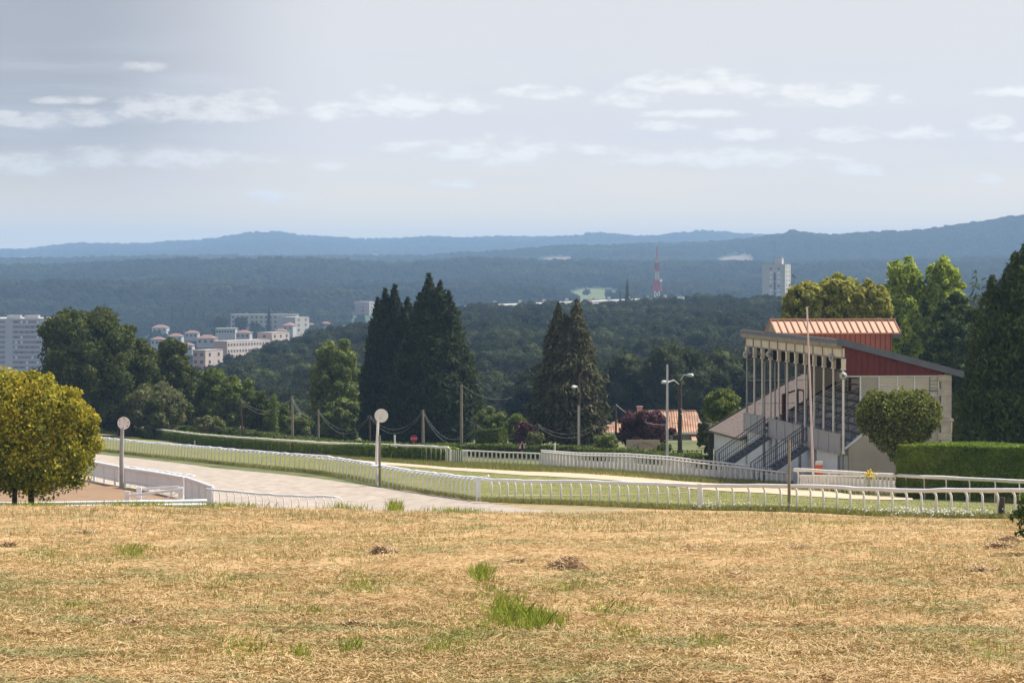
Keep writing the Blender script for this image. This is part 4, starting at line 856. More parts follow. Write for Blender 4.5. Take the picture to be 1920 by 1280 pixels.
hedge('tall_clipped_hedge', 'tall square-cut bright green hedge at the right edge beside the grandstand', [(1722, 174.0), (1800, 172.2), (1920, 169.5), (2050, 166)], 3.6, 2.75, M['leaf_hedge'], 0.15, 90000, top_var=0.02, aspect=0.45)
hedge('square_hedge', 'small dark box-shaped hedge below the pale bushes in the middle', [(903, 292), (942, 291)], 1.6, 1.9, M['leaf_darkhedge'], 0.2, 3500)

# ================================================================== POSTS, POLES, SIGNS, LAMPS
def disc_post(px, dpy, basepx, Y, rad, label, post_top, material, spots=False, twin=None, pw=0.11):
    b = onG(basepx, Y); t = thing('marker_disc_post', label, 'marker post', b, 0, 'round marker discs by the track')
    c = P(px, dpy, Y); MB().disc(c, (0.1, -1, 0), rad, 0.04, 28).build('disc', material, t)
    top = P(basepx, post_top, Y); m = MB(); m.tube([b - Vector((0, 0, .3)), Vector((b.x, b.y, (b.z + top.z) / 2)), Vector((b.x + (c.x - b.x) * 0.3, b.y + 0.06, top.z))], [pw, pw * 0.95, pw * 0.8], 8); m.build('post', M['oldwhite'] if not spots else M['concrete'], t)
    if spots:
        m = MB()
        for k, a in enumerate((0.2, 1.5, 2.6, 3.4, 4.6, 5.6)):
            q = c + Vector((math.cos(a) * rad * 0.72, -0.035, math.sin(a) * rad * 0.72)); m.disc(q, (0, -1, 0), 0.035, 0.02, 8)
        m.build('red_stud', M['signred'], t)
    if twin:
        a = onG(twin[0], Y - 0.6); MB().box(a.x - 0.07, a.x + 0.07, a.y - 0.05, a.y + 0.05, a.z - 0.3, P(twin[0], twin[1], Y).z).build('second_post', M['wood'], t)
disc_post(232, 793, 227, 194, 0.36, 'rusty white disc with red marks on a grey post at the left fence', 803, M['oldwhite'], True, pw=0.13)
disc_post(715, 779, 706, 199, 0.40, 'plain cream disc on a thin white post beside the running rail', 786, M['oldwhite'], twin=(711.5, 815), pw=0.09)
# white box bracket low on the rail near the disc
a = P(698, 873, 198.5); t = MB(); t.tube([a, a + Vector((0.25, 0, -0.03)), a + Vector((0.55, 0, 0.0))], [0.09, 0.09, 0.05], 8); tag(t.build('white_float', M['white']), 'short white rail end sticking out beside the cream disc post', 'rail')
def pole(name, label, px, top, Y, rad, material, base=None, lean=0.0, cat='pole', group=None, parts=None, toppx=None):
    b = onG(px, Y) if base is None else P(px, base, Y); t = thing(name, label, cat, b, 0, group); tp = P(toppx or px, top, Y)
    MB().tube([b - Vector((0, 0, 0.5)), b.lerp(tp, 0.5), tp], [rad * 1.2, rad * 1.05, rad * 0.85], 8).build('shaft', material, t); return t, tp
t, tp = pole('flag_pole', 'leaning faded pink and white painted pole in front of the grandstand', 1527, 577, 190, 0.055, M['pinkwhite'], toppx=1513)
MB().disc(tp + Vector((0, 0, 0.03)), (0, 0, 1), 0.07, 0.06, 12).build('finial', M['lightgrey'], t)
pole('wooden_stake', 'tall weathered wooden stake standing in the running rail below the stand', 1480, 824, 137.5, 0.058, M['wood'])
pole('white_pole', 'tall thin pale pole behind the paddock fence in front of the tiled house', 1251, 683, 228, 0.075, M['lightgrey'])
o = white_post(1536.5, 189, 0.38, 1.35, 'orange post with a white head behind the picket fence gateway', M['orange'], 'orange_post')
b = onG(1536.5, 189); MB().box(b.x - 0.2, b.x + 0.2, b.y - 0.1, b.y + 0.08, b.z + 1.385, b.z + 1.58).build('post_head', M['oldwhite'], o)
b = onG(1879, 123.2); t = MB(); t.tube([b + Vector((0, 0, -0.2)), b + Vector((0.0, 0, 0.45)), b + Vector((0.02, 0, 0.82))], [0.13, 0.12, 0.10], 7); tag(t.build('stump_post', M['darkwood']), 'short dark weathered stump leaning against the rail post near the right edge', 'post')
UPOLES = [(456, 745, 352, 'dark utility pole before the leafy bushes left of the ivy column'), (548, 742, 335, 'brown utility pole between the ivy column and the pale willow'), (597, 767, 328, 'short utility pole at the foot of the pale willow'), (693, 777, 318, 'short utility pole left of the cream disc'),
          (793, 768, 312, 'utility pole with drooping wires in front of the twin cypresses'), (865, 721, 300, 'tall pale wooden pole at the right foot of the twin cypresses'), (893, 794, 296, 'short dark pole just right of the twin cypresses'), (1008, 793, 290, 'short dark pole left of the brown spruce beside the purple bush'), (1155, 758, 285, 'thin utility pole left of the purple tree')]
tops = []
for px, top, Y, lab in UPOLES:
    t, tp = pole('utility_pole', lab, px, top, Y, 0.12 if px in (548, 865, 793) else 0.09, M['wood'] if px in (548, 597, 793, 865) else M['darkwood'], cat='utility pole', group='utility poles along the road', toppx=px - (6 if px == 456 else 0) + 0)
    MB().bar(tp + Vector((-0.25, 0, -0.15)), tp + Vector((0.25, 0, -0.15)), 0.07).build('crossarm', M['wire'], t); tops.append(tp)
def wire(a, b, sag, label, r=0.009):
    a, b = Vector(a), Vector(b); pts = [a.lerp(b, k / 16) - Vector((0, 0, sag * 4 * (k / 16) * (1 - k / 16))) for k in range(17)]
    tag(MB().tube(pts, r, 5).build('overhead_wire', M['concrete']), label, 'wire', 'wires strung between the roadside poles')
wl = ['between the dark pole and the brown pole', 'between the brown pole and the willow pole', 'from the willow pole towards the cream disc', 'behind the cream disc to the cypress pole', 'from the cypress pole past the tall pale pole', None, 'from the short pole right of the cypresses to the spruce pole', 'under the brown spruce']
pairs = [(0, 1, 1.3, wl[0]), (1, 2, 1.2, wl[1]), (2, 3, 1.6, wl[2]), (3, 4, 1.5, wl[3]), (4, 6, 1.9, wl[4]), (6, 7, 0.9, wl[6]), (7, 8, 1.5, wl[7])]
for i, j, s, w_ in pairs:
    for k, dz in ((0, -0.1), (1, -0.22)): wire(tops[i] + Vector((0, 0, dz)), tops[j] + Vector((0, 0, dz)), s + 0.25 * k, ('upper' if k == 0 else 'lower') + ' sagging wire ' + w_)
wire(tops[5], P(960, 745, 300), 0.6, 'straight wire leaving the tall pale pole to the right')
wire(tops[8], P(1275, 790, 262), 0.8, 'wire from the thin pole over the purple tree to the lamp pole', 0.02)
wire(P(1275, 775, 262), P(1420, 790, 250), 0.7, 'wire from the double lamp pole to the annexe roof', 0.025)
wire(P(1275, 765, 262), P(1400, 780, 250), 0.9, 'upper wire from the double lamp pole towards the stand', 0.018)
def lamp_head(t, a, b, m):
    a, b = Vector(a), Vector(b); mid = a.lerp(b, 0.5) + Vector((0, 0, 0.25)); o = MB().tube([a, mid, b], 0.045, 7).build('lamp_arm', m, t)
    d = (b - a); d.z = 0; d.normalize(); h = MB(); h.tube([b - d * 0.1, b + d * 0.15, b + d * 0.5, b + d * 0.72 - Vector((0, 0, 0.05))], [0.07, 0.13, 0.15, 0.05], 10, 1.3); h.build('lamp_head', M['lightgrey'], t, smooth=True)
t, tp = pole('street_lamp', 'dark pole with two curved lamp arms in front of the tiled house', 1275, 712, 262, 0.15, M['darkwood'], cat='street lamp')
lamp_head(t, tp + Vector((0, 0, -0.1)), P(1290, 703, 261), M['lightgrey']); lamp_head(t, tp + Vector((0, 0, -0.4)), P(1252, 716, 261), M['lightgrey'])
t, tp = pole('street_lamp', 'single-arm street lamp against the brown spruce', 1086, 700, 268, 0.09, M['darkwood'], cat='street lamp')
MB().tube([onG(1084.5, 267.8), P(1084.5, 760, 267.8)], 0.07, 8).build('pole_sleeve', M['concrete'], t)
lamp_head(t, P(1086, 735, 268), P(1078, 725, 266.5), M['lightgrey'])
for px, top, Y, lab in ((740, 815, 280, 'small white marker post with red top on the hedge left of the stop sign'), (1040, 832, 252, 'thin pale marker post in the hedge right of the warning sign'), (333, 786, 392, 'thin grey post rising above the hedge at the left bushes'), (365, 826, 346, 'tiny pale marker post on the sand path edge')):
    b = onG(px, Y); o = MB().tube([b, P(px, top, Y)], 0.07, 8).build('marker_post', M['oldwhite'] if px != 740 else M['oldwhite']); tag(o, lab, 'post')
# stop sign, warning signs
def text_mesh(body, size, material, parent, loc, rot, name='lettering', ext=0.004):
    cu = bpy.data.curves.new(name, 'FONT'); cu.body = body; cu.size = size; cu.align_x = 'CENTER'; cu.align_y = 'CENTER'; cu.extrude = ext
    tmp = bpy.data.objects.new(name, cu); COL.objects.link(tmp); dg = bpy.context.evaluated_depsgraph_get(); me = bpy.data.meshes.new_from_object(tmp.evaluated_get(dg)); bpy.data.objects.remove(tmp)
    me.materials.clear(); me.materials.append(material); o = bpy.data.objects.new(name, me); COL.objects.link(o); o.parent = parent; o.location = loc; o.rotation_euler = rot; return o
b = onG(776, 300); c = P(776, 822, 300); t = thing('stop_sign', 'red octagonal stop sign in front of the dark cypresses', 'road sign', b)
MB().disc(c, (0, -1, 0), 0.33, 0.03, 8).build('sign_plate', M['signred'], t); MB().tube([b, c + Vector((0, 0.05, -0.2))], 0.035, 8).build('sign_post', M['lightgrey'], t)
text_mesh('STOP', 0.24, M['oldwhite'], t, c - b + Vector((0, -0.025, 0)), (math.pi/2, 0, 0))
def tri_sign(px, py, Y, r, label, fig):
    b = onG(px, Y); c = P(px, py, Y); t = thing('warning_sign', label, 'road sign', b, 0, 'triangular warning signs')
    def tri(rr, y): return [c + Vector((math.sin(a) * rr, y, math.cos(a) * rr)) for a in (0, 2.094, 4.189)]
    MB().prism(tri(r, -0.0), (0, 0.03, 0)).build('sign_border', M['signred'], t); MB().prism(tri(r * 0.72, -0.02), (0, 0.015, 0)).build('sign_plate', M['oldwhite'], t)
    if fig: MB().prism([c + Vector(q) for q in ((-0.05, -0.035, -0.28), (0.06, -0.035, -0.28), (0.12, -0.035, 0.0), (0.0, -0.035, 0.3), (-0.1, -0.035, 0.02))], (0, 0.01, 0)).build('pictogram', M['blue'], t)
    MB().tube([b, c + Vector((0, 0.05, -0.2))], 0.035, 8).build('sign_post', M['lightgrey'], t)
tri_sign(979, 836, 262, 0.46, 'red-bordered triangular warning sign with dark figure above the hedge by the purple bush', True)
tri_sign(453, 800, 372, 0.42, 'tiny red and white warning sign at the foot of the dark utility pole', False)
# club board
b = onG(1206, 250); t = thing('club_board', 'beige board with maroon lettering in an arch below the purple tree', 'sign board', b)
x0b, x1b = P(1174.5, 840, 250).x, P(1237, 840, 250).x; zt = P(1206, 824, 250).z
MB().box(x0b, x1b, 250, 250.08, b.z - 0.2, zt).build('board', M['boardbeige'], t)
txt = 'C DA CSTR COUNTRY CLUB'; cxm = (x0b + x1b) / 2; Ra = 1.18; n = len(txt)
lz = zt - 0.12 - Ra
for k, ch in enumerate(txt):
    if ch == ' ': continue
    a = R(-66 + 132 * k / (n - 1)); big = ch == 'C' and k in (0, 5, 10, 18)
    text_mesh(ch, 0.22 if big else 0.17, M['letter'], t, Vector((cxm + Ra * 0.98 * math.sin(a), 249.985, lz + Ra * 0.88 * math.cos(a))) - b, (math.pi/2, -a, 0) if False else (math.pi/2, a, 0), 'letter')
MB().box(cxm - 0.42, cxm - 0.34, 249.97, 249.99, zt - 0.72, zt - 0.42).build('small_figure', M['blue'], t)
for q in (x0b + 0.1, x1b - 0.1): MB().box(q - 0.05, q + 0.05, 250.09, 250.19, b.z - 0.3, zt - 0.05).build('support_post', M['wood'], t)
# pale shed wall
b = onG(1089, 300); t = thing('white_shed', 'long pale grey shed behind the street lamp by the brown spruce', 'shed', b)
xa, xb = P(1060, 820, 300).x, P(1118, 820, 300).x; zt = P(1089, 816, 300).z
MB().box(xa, xb, 300, 303, b.z - 0.4, zt).build('wall', M['lightgrey'], t); MB().prism([(xa - 0.1, 299.9, zt), (xb + 0.1, 299.9, zt), (xb + 0.1, 299.9, zt + 0.06), (xa - 0.1, 299.9, zt + 0.1)], (0, 3.2, 0)).build('roof', M['slate'], t)
for q in np.linspace(xa + 0.3, xb - 0.3, 4): MB().box(q - 0.05, q + 0.05, 299.92, 299.997, b.z - 0.4, zt).build('post', M['steel'], t)
# tiled house
Yh = 318; b = P(1215, 838, Yh); b.z = g(b.x, b.y); hs = thing('tiled_house', 'bungalow with weathered terracotta hip roof behind the purple tree', 'house', b)
def HP(px, py, dy=0): return P(px, py, Yh + dy)
xl, xr = HP(1128, 810).x, HP(1322, 810).x; ze_ = HP(1200, 812).z; zrg = HP(1200, 774).z
MB().box(xl + 0.5, xr - 0.4, Yh + 0.5, Yh + 8.5, b.z - 0.5, ze_ + 0.1).build('wall', M['cream'], hs)
m = MB(); r0, r1 = xl + 3.6, xr - 0.6
m.prism([(xl, Yh, ze_), (xr, Yh, ze_), (xr, Yh + 9, ze_), (xl, Yh + 9, ze_)], (0, 0, 0.06)); k = len(m.v)
for q in ([(xl, Yh, ze_ + .06), (xr, Yh, ze_ + .06), (r1, Yh + 4.5, zrg), (r0, Yh + 4.5, zrg)], [(xl, Yh + 9, ze_ + .06), (xl, Yh, ze_ + .06), (r0, Yh + 4.5, zrg)], [(xr, Yh, ze_ + .06), (xr, Yh + 9, ze_ + .06), (r1, Yh + 4.5, zrg)], [(xr, Yh + 9, ze_ + .06), (xl, Yh + 9, ze_ + .06), (r0, Yh + 4.5, zrg), (r1, Yh + 4.5, zrg)]): m.poly(q)
rf = m.build('roof', M['tile'], hs)
m = MB()
for q in np.arange(xl + 0.25, xr - 0.2, 0.24):
    tt = min(1, (q - xl) / 3.6, (xr - q) / 0.6 if xr - q < 0.6 else 1); m.tube([(q, Yh - 0.02, ze_ + 0.08), (q, Yh + 4.5 * tt, ze_ + 0.08 + (zrg - ze_ - .06) * tt)], 0.055, 5)
m.build('tile_rows', M['tile'], rf)
m = MB(); m.bar((r0, Yh + 4.5, zrg + 0.03), (r1, Yh + 4.5, zrg + 0.03), 0.25, 0.12); m.build('ridge_tiles', M['tile'], rf)
cx_ = HP(1202, 770).x; m = MB(); m.box(cx_ - 0.25, cx_ + 0.25, Yh + 3.4, Yh + 3.9, zrg - 0.9, HP(1202, 763, 3.5).z); m.box(cx_ - 0.3, cx_ + 0.3, Yh + 3.35, Yh + 3.95, HP(1202, 763, 3.5).z + .001, HP(1202, 763, 3.5).z + 0.08); m.build('chimney', M['pinkwall'], rf)
m = MB(); m.box(xl + 0.1, xr - 0.1, Yh - 0.06, Yh - 0.02, ze_ - 0.08, ze_ + 0.05); m.build('gutter', M['frame'], hs)
m = MB(); q = HP(1262, 825).x; m.box(q, q + 0.9, Yh + 0.45, Yh + 0.497, ze_ - 1.3, ze_ - 0.25); m.build('window', M['darkwin'], hs)
xq = HP(1296, 830).x; xq2 = HP(1334, 830).x
pr = thing('porch_roof', 'small lower terracotta roof at the right end of the tiled house', 'lean-to', (xq, Yh - 2, b.z))
MB().prism([(xq, Yh - 2.4, ze_ - 0.95), (xq2, Yh - 2.4, ze_ - 0.95), (xq2, Yh + 0.3, ze_ - 0.25), (xq, Yh + 0.3, ze_ - 0.25)], (0, 0, 0.08)).build('roof', M['tile'], pr)
MB().box(xq + 0.1, xq2 - 0.1, Yh - 2.2, Yh + 0.25, b.z - 0.4, ze_ - 0.955).build('wall', M['cream'], pr)
# white pillars and low wall before the stand
for px, Y, w, h, lab in ((1449, 209, 0.42, 0.95, 'squat white pillar at the foot of the nearer outside staircase'), (1496, 204, 0.5, 0.95, 'white pillar right of the nearer outside staircase'), (1377, 214, 0.12, 0.75, 'slim white post at the foot of the far outside staircase'), (1406, 212, 0.18, 0.75, 'short white post between the two outside staircases')):
    white_post(px, Y, w, h, lab, M['whitewall'], 'white_pillar')
b0, b1 = onG(1378, 214.3), onG(1404, 212.3); o = MB().bar(b0 + Vector((0, 0, .62)), b1 + Vector((0, 0, .62)), 0.08); tag(o.build('low_barrier', M['whitewall']), 'low horizontal white bar between posts before the far staircase', 'barrier')
# green mesh fence by the house
t = thing('green_mesh_fence', 'low dark green wire fence in front of the tiled house', 'fence', onG(1290, 240))
for k, px in enumerate(range(1262, 1325, 9)):
    a = onG(px, 240); MB().box(a.x - 0.035, a.x + 0.035, a.y - 0.03, a.y + 0.03, a.z - 0.2, P(px, 843, 240).z).build('post', M['leaf_laurel'], t)
MB().bar(P(1262, 845, 240), P(1316, 845, 240), 0.05).build('rail', M['leaf_laurel'], t)

# ================================================================== TREES
# yellow-green tree in front, two stems
b = onG(58, 134); t = thing('young_lime_tree', 'round yellow-green tree with two thin trunks at the left edge of the field', 'tree', b)
Yt = 134; sc_ = Yt / F; cxw = P(40, 800, Yt)
Lb = []
rr = np.random.default_rng(5)
def tl(px, py, r, dy=0.0): q = P(px, py, Yt) - b; return (np.array([q.x, dy, q.z]), np.array([r, r, r]) * sc_)
for (px, py, r, dy) in [(45, 815, 82, 0), (10, 770, 66, -.3), (60, 765, 60, .2), (95, 780, 50, -.5), (115, 835, 52, -.4), (130, 870, 42, .3), (90, 880, 52, -.8), (40, 862, 55, -.9), (-20, 858, 58, .2), (-30, 800, 70, .4), (30, 730, 32, 0), (75, 735, 30, .4), (0, 728, 34, .5), (110, 760, 26, .6), (150, 820, 26, 0), (168, 788, 16, .1), (155, 775, 13, .0), (127, 749, 9, .1), (150, 890, 15, -.3), (60, 885, 26, -.6), (110, 885, 28, -.2), (10, 890, 26, -.4), (135, 845, 34, .6), (20, 850, 60, 1.0), (176, 792, 9, .0), (157, 850, 18, .3)]: Lb.append(tl(px, py, r, dy))
for _ in range(46):
    th_ = rr.uniform(-2.7, 3.1); kx_ = rr.uniform(0.92, 1.1); Lb.append(tl(42 + 122 * math.cos(th_) * kx_, 815 - 102 * math.sin(th_) * kx_ * (1.0 if th_ > 0 else 0.92), rr.uniform(9, 19), rr.uniform(-1.2, 1.2)))
Lb += [tl(163, 776, 15), tl(177, 789, 12), tl(150, 764, 12), tl(166, 805, 13), tl(-10, 898, 30), tl(22, 905, 22), tl(88, 903, 22, -.5), tl(140, 905, 16)]
crown_mesh('crown', Lb, 42000, 0.14, M['leaf_yellow'], t, aspect=0.7, core=0.40, shell=(0.5, 1.16))
m = MB(); m.tube([(0, 0, -0.3), (-0.02, 0, 0.8), (0.05, 0, 2.2), (0.2, 0, 3.6)], [0.14, 0.12, 0.09, 0.04], 8); m.tube([(0.03, 0, 1.6), (0.8, -0.2, 2.6), (1.5, -0.2, 3.2)], [0.06, 0.04, 0.02], 6); m.tube([(0, 0, 1.5), (-0.9, 0.2, 2.6), (-1.5, 0.2, 3.6)], [0.06, 0.04, 0.02], 6); m.build('trunk', M['bark'], t, world=False)
q = onG(26, 134.5) - b; m = MB(); m.tube([(q.x, 0.4, q.z - 0.3), (q.x + .03, .4, q.z + 1.0), (q.x - .1, .4, q.z + 2.6)], [0.12, 0.10, 0.06], 8); m.build('trunk', M['bark'], t, world=False)
# big broadleaves left
broad_tree('oak_tree', 'largest dark spreading oak in front of the left tower block', 158, 372, 572, 96, M['leaf_oak'], n=22, nleaf=21000, leaf=0.42, seed=3, squash=0.9, bottom=800)
broad_tree('oak_tree', 'dark oak with lighter shoulder right of the largest oak', 240, 380, 612, 62, M['leaf_oak'], n=16, nleaf=12000, leaf=0.42, seed=8, bottom=800)
broad_tree('oak_tree', 'smaller dark rounded oak before the pink flat-roofed block', 322, 388, 636, 48, M['leaf_oak'], n=14, nleaf=9000, leaf=0.42, seed=13, bottom=805)
broad_tree('leafy_tree', 'mid-green bushy tree right of the dark oaks', 398, 392, 690, 52, M['leaf_mid'], n=14, nleaf=8500, leaf=0.42, seed=21, bottom=815)
broad_tree('leafy_tree', 'lower mid-green tree with pale leaves left of the dark utility pole', 445, 384, 705, 46, M['leaf_mid'], n=12, nleaf=7000, leaf=0.42, seed=22, bottom=812)
broad_tree('willow_bush', 'grey-olive willow bush at the foot of the oaks', 290, 372, 718, 62, M['leaf_olive'], n=14, nleaf=9000, leaf=0.36, seed=23, bottom=812)
broad_tree('willow_bush', 'small rounded ochre-olive bush above the long hedge', 392, 366, 778, 30, M['leaf_olive'], n=8, nleaf=3000, leaf=0.26, seed=24, bottom=812, r=0.1)
broad_tree('willow_bush', 'dark shaded scrub under the largest oak beside the left disc', 225, 384, 745, 55, M['leaf_oak'], n=10, nleaf=5000, leaf=0.36, seed=25, bottom=815)
broad_tree('leafy_tree', 'loose mid-green scrub between the ivy column and the willow', 520, 352, 752, 26, M['leaf_mid'], n=8, nleaf=3500, leaf=0.34, seed=26, bottom=820, r=0.1)
broad_tree('leafy_tree', 'dense shaded thicket behind the dark utility pole', 480, 362, 728, 34, M['leaf_oak'], n=9, nleaf=4000, leaf=0.36, seed=27, bottom=818, r=0.12)
broad_tree('leafy_tree', 'light low scrub at the base of the brown utility pole', 560, 345, 775, 28, M['leaf_silver'], n=8, nleaf=3000, leaf=0.3, seed=28, bottom=825, r=0.1)
cone_tree('ivy_column', 'narrow column of dark ivy on a dead stem near the brown pole', 514, 350, 741, M['leaf_mid'], [(0, 741, 9)], nleaf=1800, leaf=0.3, droop=0.1, power=0.25, r=0.12)
t = broad_tree('willow_tree', 'tall pale grey-green willow left of the twin cypresses', 627, 356, 636, 52, M['leaf_silver'], n=22, nleaf=17000, leaf=0.36, seed=31, squash=1.35, rmin=0.26, rmax=0.42, zpow=0.9, bottom=835)
broad_tree('willow_bush', 'paler lower growth of leaves at the foot of the tall willow', 640, 348, 745, 42, M['leaf_silver'], n=12, nleaf=7000, leaf=0.34, seed=32, bottom=835, r=0.12)
# twin cypresses
cone_tree('cypress_tree', 'left and lower of the twin huge dark cypresses', 738, 345, 540, M['leaf_cypress'], [(-16, 543, 44), (2, 537, 46), (-30, 560, 36), (-8, 590, 62), (26, 562, 62)], nleaf=36000, leaf=0.6, droop=-1.0, pe=2.3, r=0.5, tuft=0.3)
cone_tree('cypress_tree', 'right and taller of the twin huge dark cypresses', 815, 338, 519, M['leaf_cypress'], [(-11, 516, 58), (10, 530, 60), (26, 548, 60), (-28, 552, 54), (10, 572, 90), (-22, 590, 80)], nleaf=50000, leaf=0.6, droop=-1.0, pe=2.3, r=0.6, tuft=0.26)
# thin brown spruces
cone_tree('spruce_tree', 'thinning brown spruce with double top behind the street lamp', 1068, 300, 566, M['leaf_spruce'], [(13, 566, 48), (-21, 573, 46), (-8, 592, 60)], nleaf=21000, leaf=0.55, droop=0.35, pe=1.9, tuft=0.5, core=False, r=0.3, aspect=0.35)
# middle bushes
broad_tree('leafy_bush', 'pale green bush right of the twin cypresses', 918, 300, 762, 30, M['leaf_silver'], n=10, nleaf=4500, leaf=0.3, seed=41, bottom=838, r=0.1, cat='bush')
broad_tree('leafy_bush', 'green bush behind the small purple bush', 975, 306, 775, 30, M['leaf_mid'], n=10, nleaf=4000, leaf=0.3, seed=42, bottom=838, r=0.1, cat='bush')
broad_tree('purple_bush', 'small dark purple-leaved bush above the warning sign', 982, 285, 788, 22, M['leaf_purple'], n=8, nleaf=2600, leaf=0.24, seed=43, bottom=832, r=0.07, cat='bush')
broad_tree('leafy_bush', 'olive low bush under the left of the brown spruce', 1003, 283, 808, 18, M['leaf_olive'], n=7, nleaf=1500, leaf=0.24, seed=44, bottom=842, r=0.06, cat='bush')
broad_tree('flowering_bush', 'pale green-white bush between the shed and the tiled roof', 1134, 272, 812, 24, M['leaf_silver'], n=8, nleaf=2400, leaf=0.22, seed=45, bottom=846, r=0.06, cat='bush')
broad_tree('purple_tree', 'broad dark purple-leaved plum tree in front of the tiled house', 1206, 276, 766, 52, M['leaf_purple'], n=16, nleaf=9000, leaf=0.24, seed=46, bottom=846, r=0.14, squash=0.9, rmin=0.25, rmax=0.4)
broad_tree('leafy_bush', 'bright green bush at the right end of the club board', 1246, 246, 830, 15, M['leaf_mid'], n=6, nleaf=1300, leaf=0.2, seed=47, bottom=852, r=0.05, cat='bush')
broad_tree('leafy_tree', 'rounded light green tree left of the stand annexe', 1356, 262, 728, 38, M['leaf_mid'], n=14, nleaf=8000, leaf=0.25, seed=48, bottom=800, r=0.14)
broad_tree('leafy_bush', 'dark bush below the rounded tree beside the annexe', 1330, 258, 782, 26, M['leaf_oak'], n=9, nleaf=3500, leaf=0.25, seed=49, bottom=850, r=0.08, cat='bush')
broad_tree('leafy_bush', 'low bright weeds before the green wire fence', 1300, 232, 848, 20, M['leaf_mid'], n=7, nleaf=1600, leaf=0.18, seed=50, bottom=866, r=0.04, cat='bush')
# tree in front of the stand
b = onG(1692, 186.5); t = thing('hornbeam_tree', 'low heart-shaped dense tree with sunlit top in front of the grandstand end', 'tree', b); Yt = 186.5
def tl2(px, py, r, dy=0.0): q = P(px, py, Yt) - b; return (np.array([q.x, dy, q.z]), np.array([r, r, r]) * Yt / F)
crown_mesh('crown', [tl2(*a) for a in [(1650, 775, 37, 0), (1685, 785, 45, 0), (1722, 775, 38, 0), (1640, 790, 28, .3), (1735, 785, 26, .2), (1665, 760, 22, -.3), (1712, 758, 22, .2), (1688, 815, 40, -.2), (1665, 808, 30, -.4), (1712, 808, 30, .3), (1693, 845, 26, 0), (1630, 772, 16, .2), (1745, 772, 15, 0), (1695, 866, 13, 0), (1738, 760, 12, 0), (1680, 750, 14, 0), (1620, 762, 9, 0), (1632, 750, 9, .2), (1652, 745, 8, 0), (1700, 743, 8, 0), (1722, 742, 9, 0), (1752, 762, 9, 0), (1757, 780, 9, 0), (1617, 790, 10, 0), (1640, 820, 10, 0), (1735, 815, 10, 0), (1664, 838, 9, 0), (1720, 842, 9, 0)]], 22000, 0.17, M['leaf_hornbeam'], t, core=0.6, shell=(0.7, 1.22))
m = MB(); q = P(1696, 840, Yt) - b; m.tube([(0, 0, -0.3), (0.02, 0, 0.6), (q.x, 0, q.z)], [0.3, 0.26, 0.16], 9); m.build('trunk', M['bark'], t, world=False)
# behind the stand
for px, top, hw, sd, lab in ((1512, 532, 48, 61, 'yellow-green plane tree showing above the left of the lantern roof'), (1572, 518, 56, 62, 'tallest yellow-green plane tree right behind the lantern roof'), (1628, 530, 46, 63, 'yellow-green plane tree behind the right half of the lantern roof')):
    broad_tree('plane_tree', lab, px, 285, top, hw, M['leaf_plane'], n=30, nleaf=12000, leaf=0.42, seed=sd, bottom=640, rmin=0.26, rmax=0.4, core=0.6, squash=1.0)
for px, top, hw, sd, lab in ((1695, 482, 50, 64, 'tall loose bright green poplar just right of the lantern roof'), (1768, 484, 48, 65, 'second tall loose bright green poplar nearer the pine')):
    broad_tree('poplar_tree', lab, px, 315, top, hw, M['leaf_poplar'], n=26, nleaf=8500, leaf=0.46, seed=sd, bottom=720, rmin=0.24, rmax=0.42, core=0, squash=1.4, zpow=0.9)
broad_tree('pine_tree', 'dark feathery pine beside the right end of the roof', 1792, 262, 548, 62, M['leaf_pine'], n=26, nleaf=17000, leaf=0.3, seed=66, squash=0.6, rmin=0.22, rmax=0.36, bottom=790, core=0.6)
t = cone_tree('windswept_pine', 'dark pine with drooping ragged top behind the big conifer', 1838, 290, 512, M['leaf_pine'], [(-10, 512, 20), (8, 524, 22), (18, 545, 20)], nleaf=4000, leaf=0.5, droop=0.5, power=0.5, tuft=0.4, core=False)
cone_tree('thuja_tree', 'huge dense dark green conifer filling the right edge', 1905, 208, 455, M['leaf_thuja'], [(22, 448, 86), (-4, 478, 72), (-46, 522, 50), (45, 470, 80), (-26, 580, 70)], nleaf=52000, leaf=0.42, droop=-0.9, pe=2.6, tuft=0.5, r=0.5, basepy=872)
broad_tree('leafy_bush', 'dark green shrubs in the gap between the stand and the conifer', 1812, 214, 745, 30, M['leaf_oak'], n=9, nleaf=5000, leaf=0.22, seed=67, bottom=850, r=0.08, cat='bush')
# laurel reaching into the frame, near
b = onG(1985, 82); t = thing('laurel_bush', 'glossy dark-leaved bush leaning in at the right edge of the field', 'bush', b); Yt = 82
def tl3(px, py, r, dy=0.0): q = P(px, py, Yt) - b; return (np.array([q.x, dy, q.z]), np.array([r, r, r]) * Yt / F)
crown_mesh('crown', [tl3(*a) for a in [(1965, 960, 40, 0), (1938, 965, 22, 0), (1922, 955, 16, .1), (1908, 968, 12, .0), (1925, 985, 14, 0), (1915, 1000, 9, 0), (1990, 930, 36, 0), (1950, 930, 20, .1), (1918, 935, 10, 0), (1899, 969, 7, 0), (1935, 1010, 12, 0)]], 1500, 0.16, M['leaf_laurel'], t, aspect=0.35, core=0.4, shell=(0.3, 1.2))
m = MB(); m.tube([(0, 0, -.2), (0, 0, .5), (-.25, 0, 1.0), (-.7, 0, 1.25)], [.05, .045, .03, .012], 6); m.build('trunk', M['bark'], t, world=False)

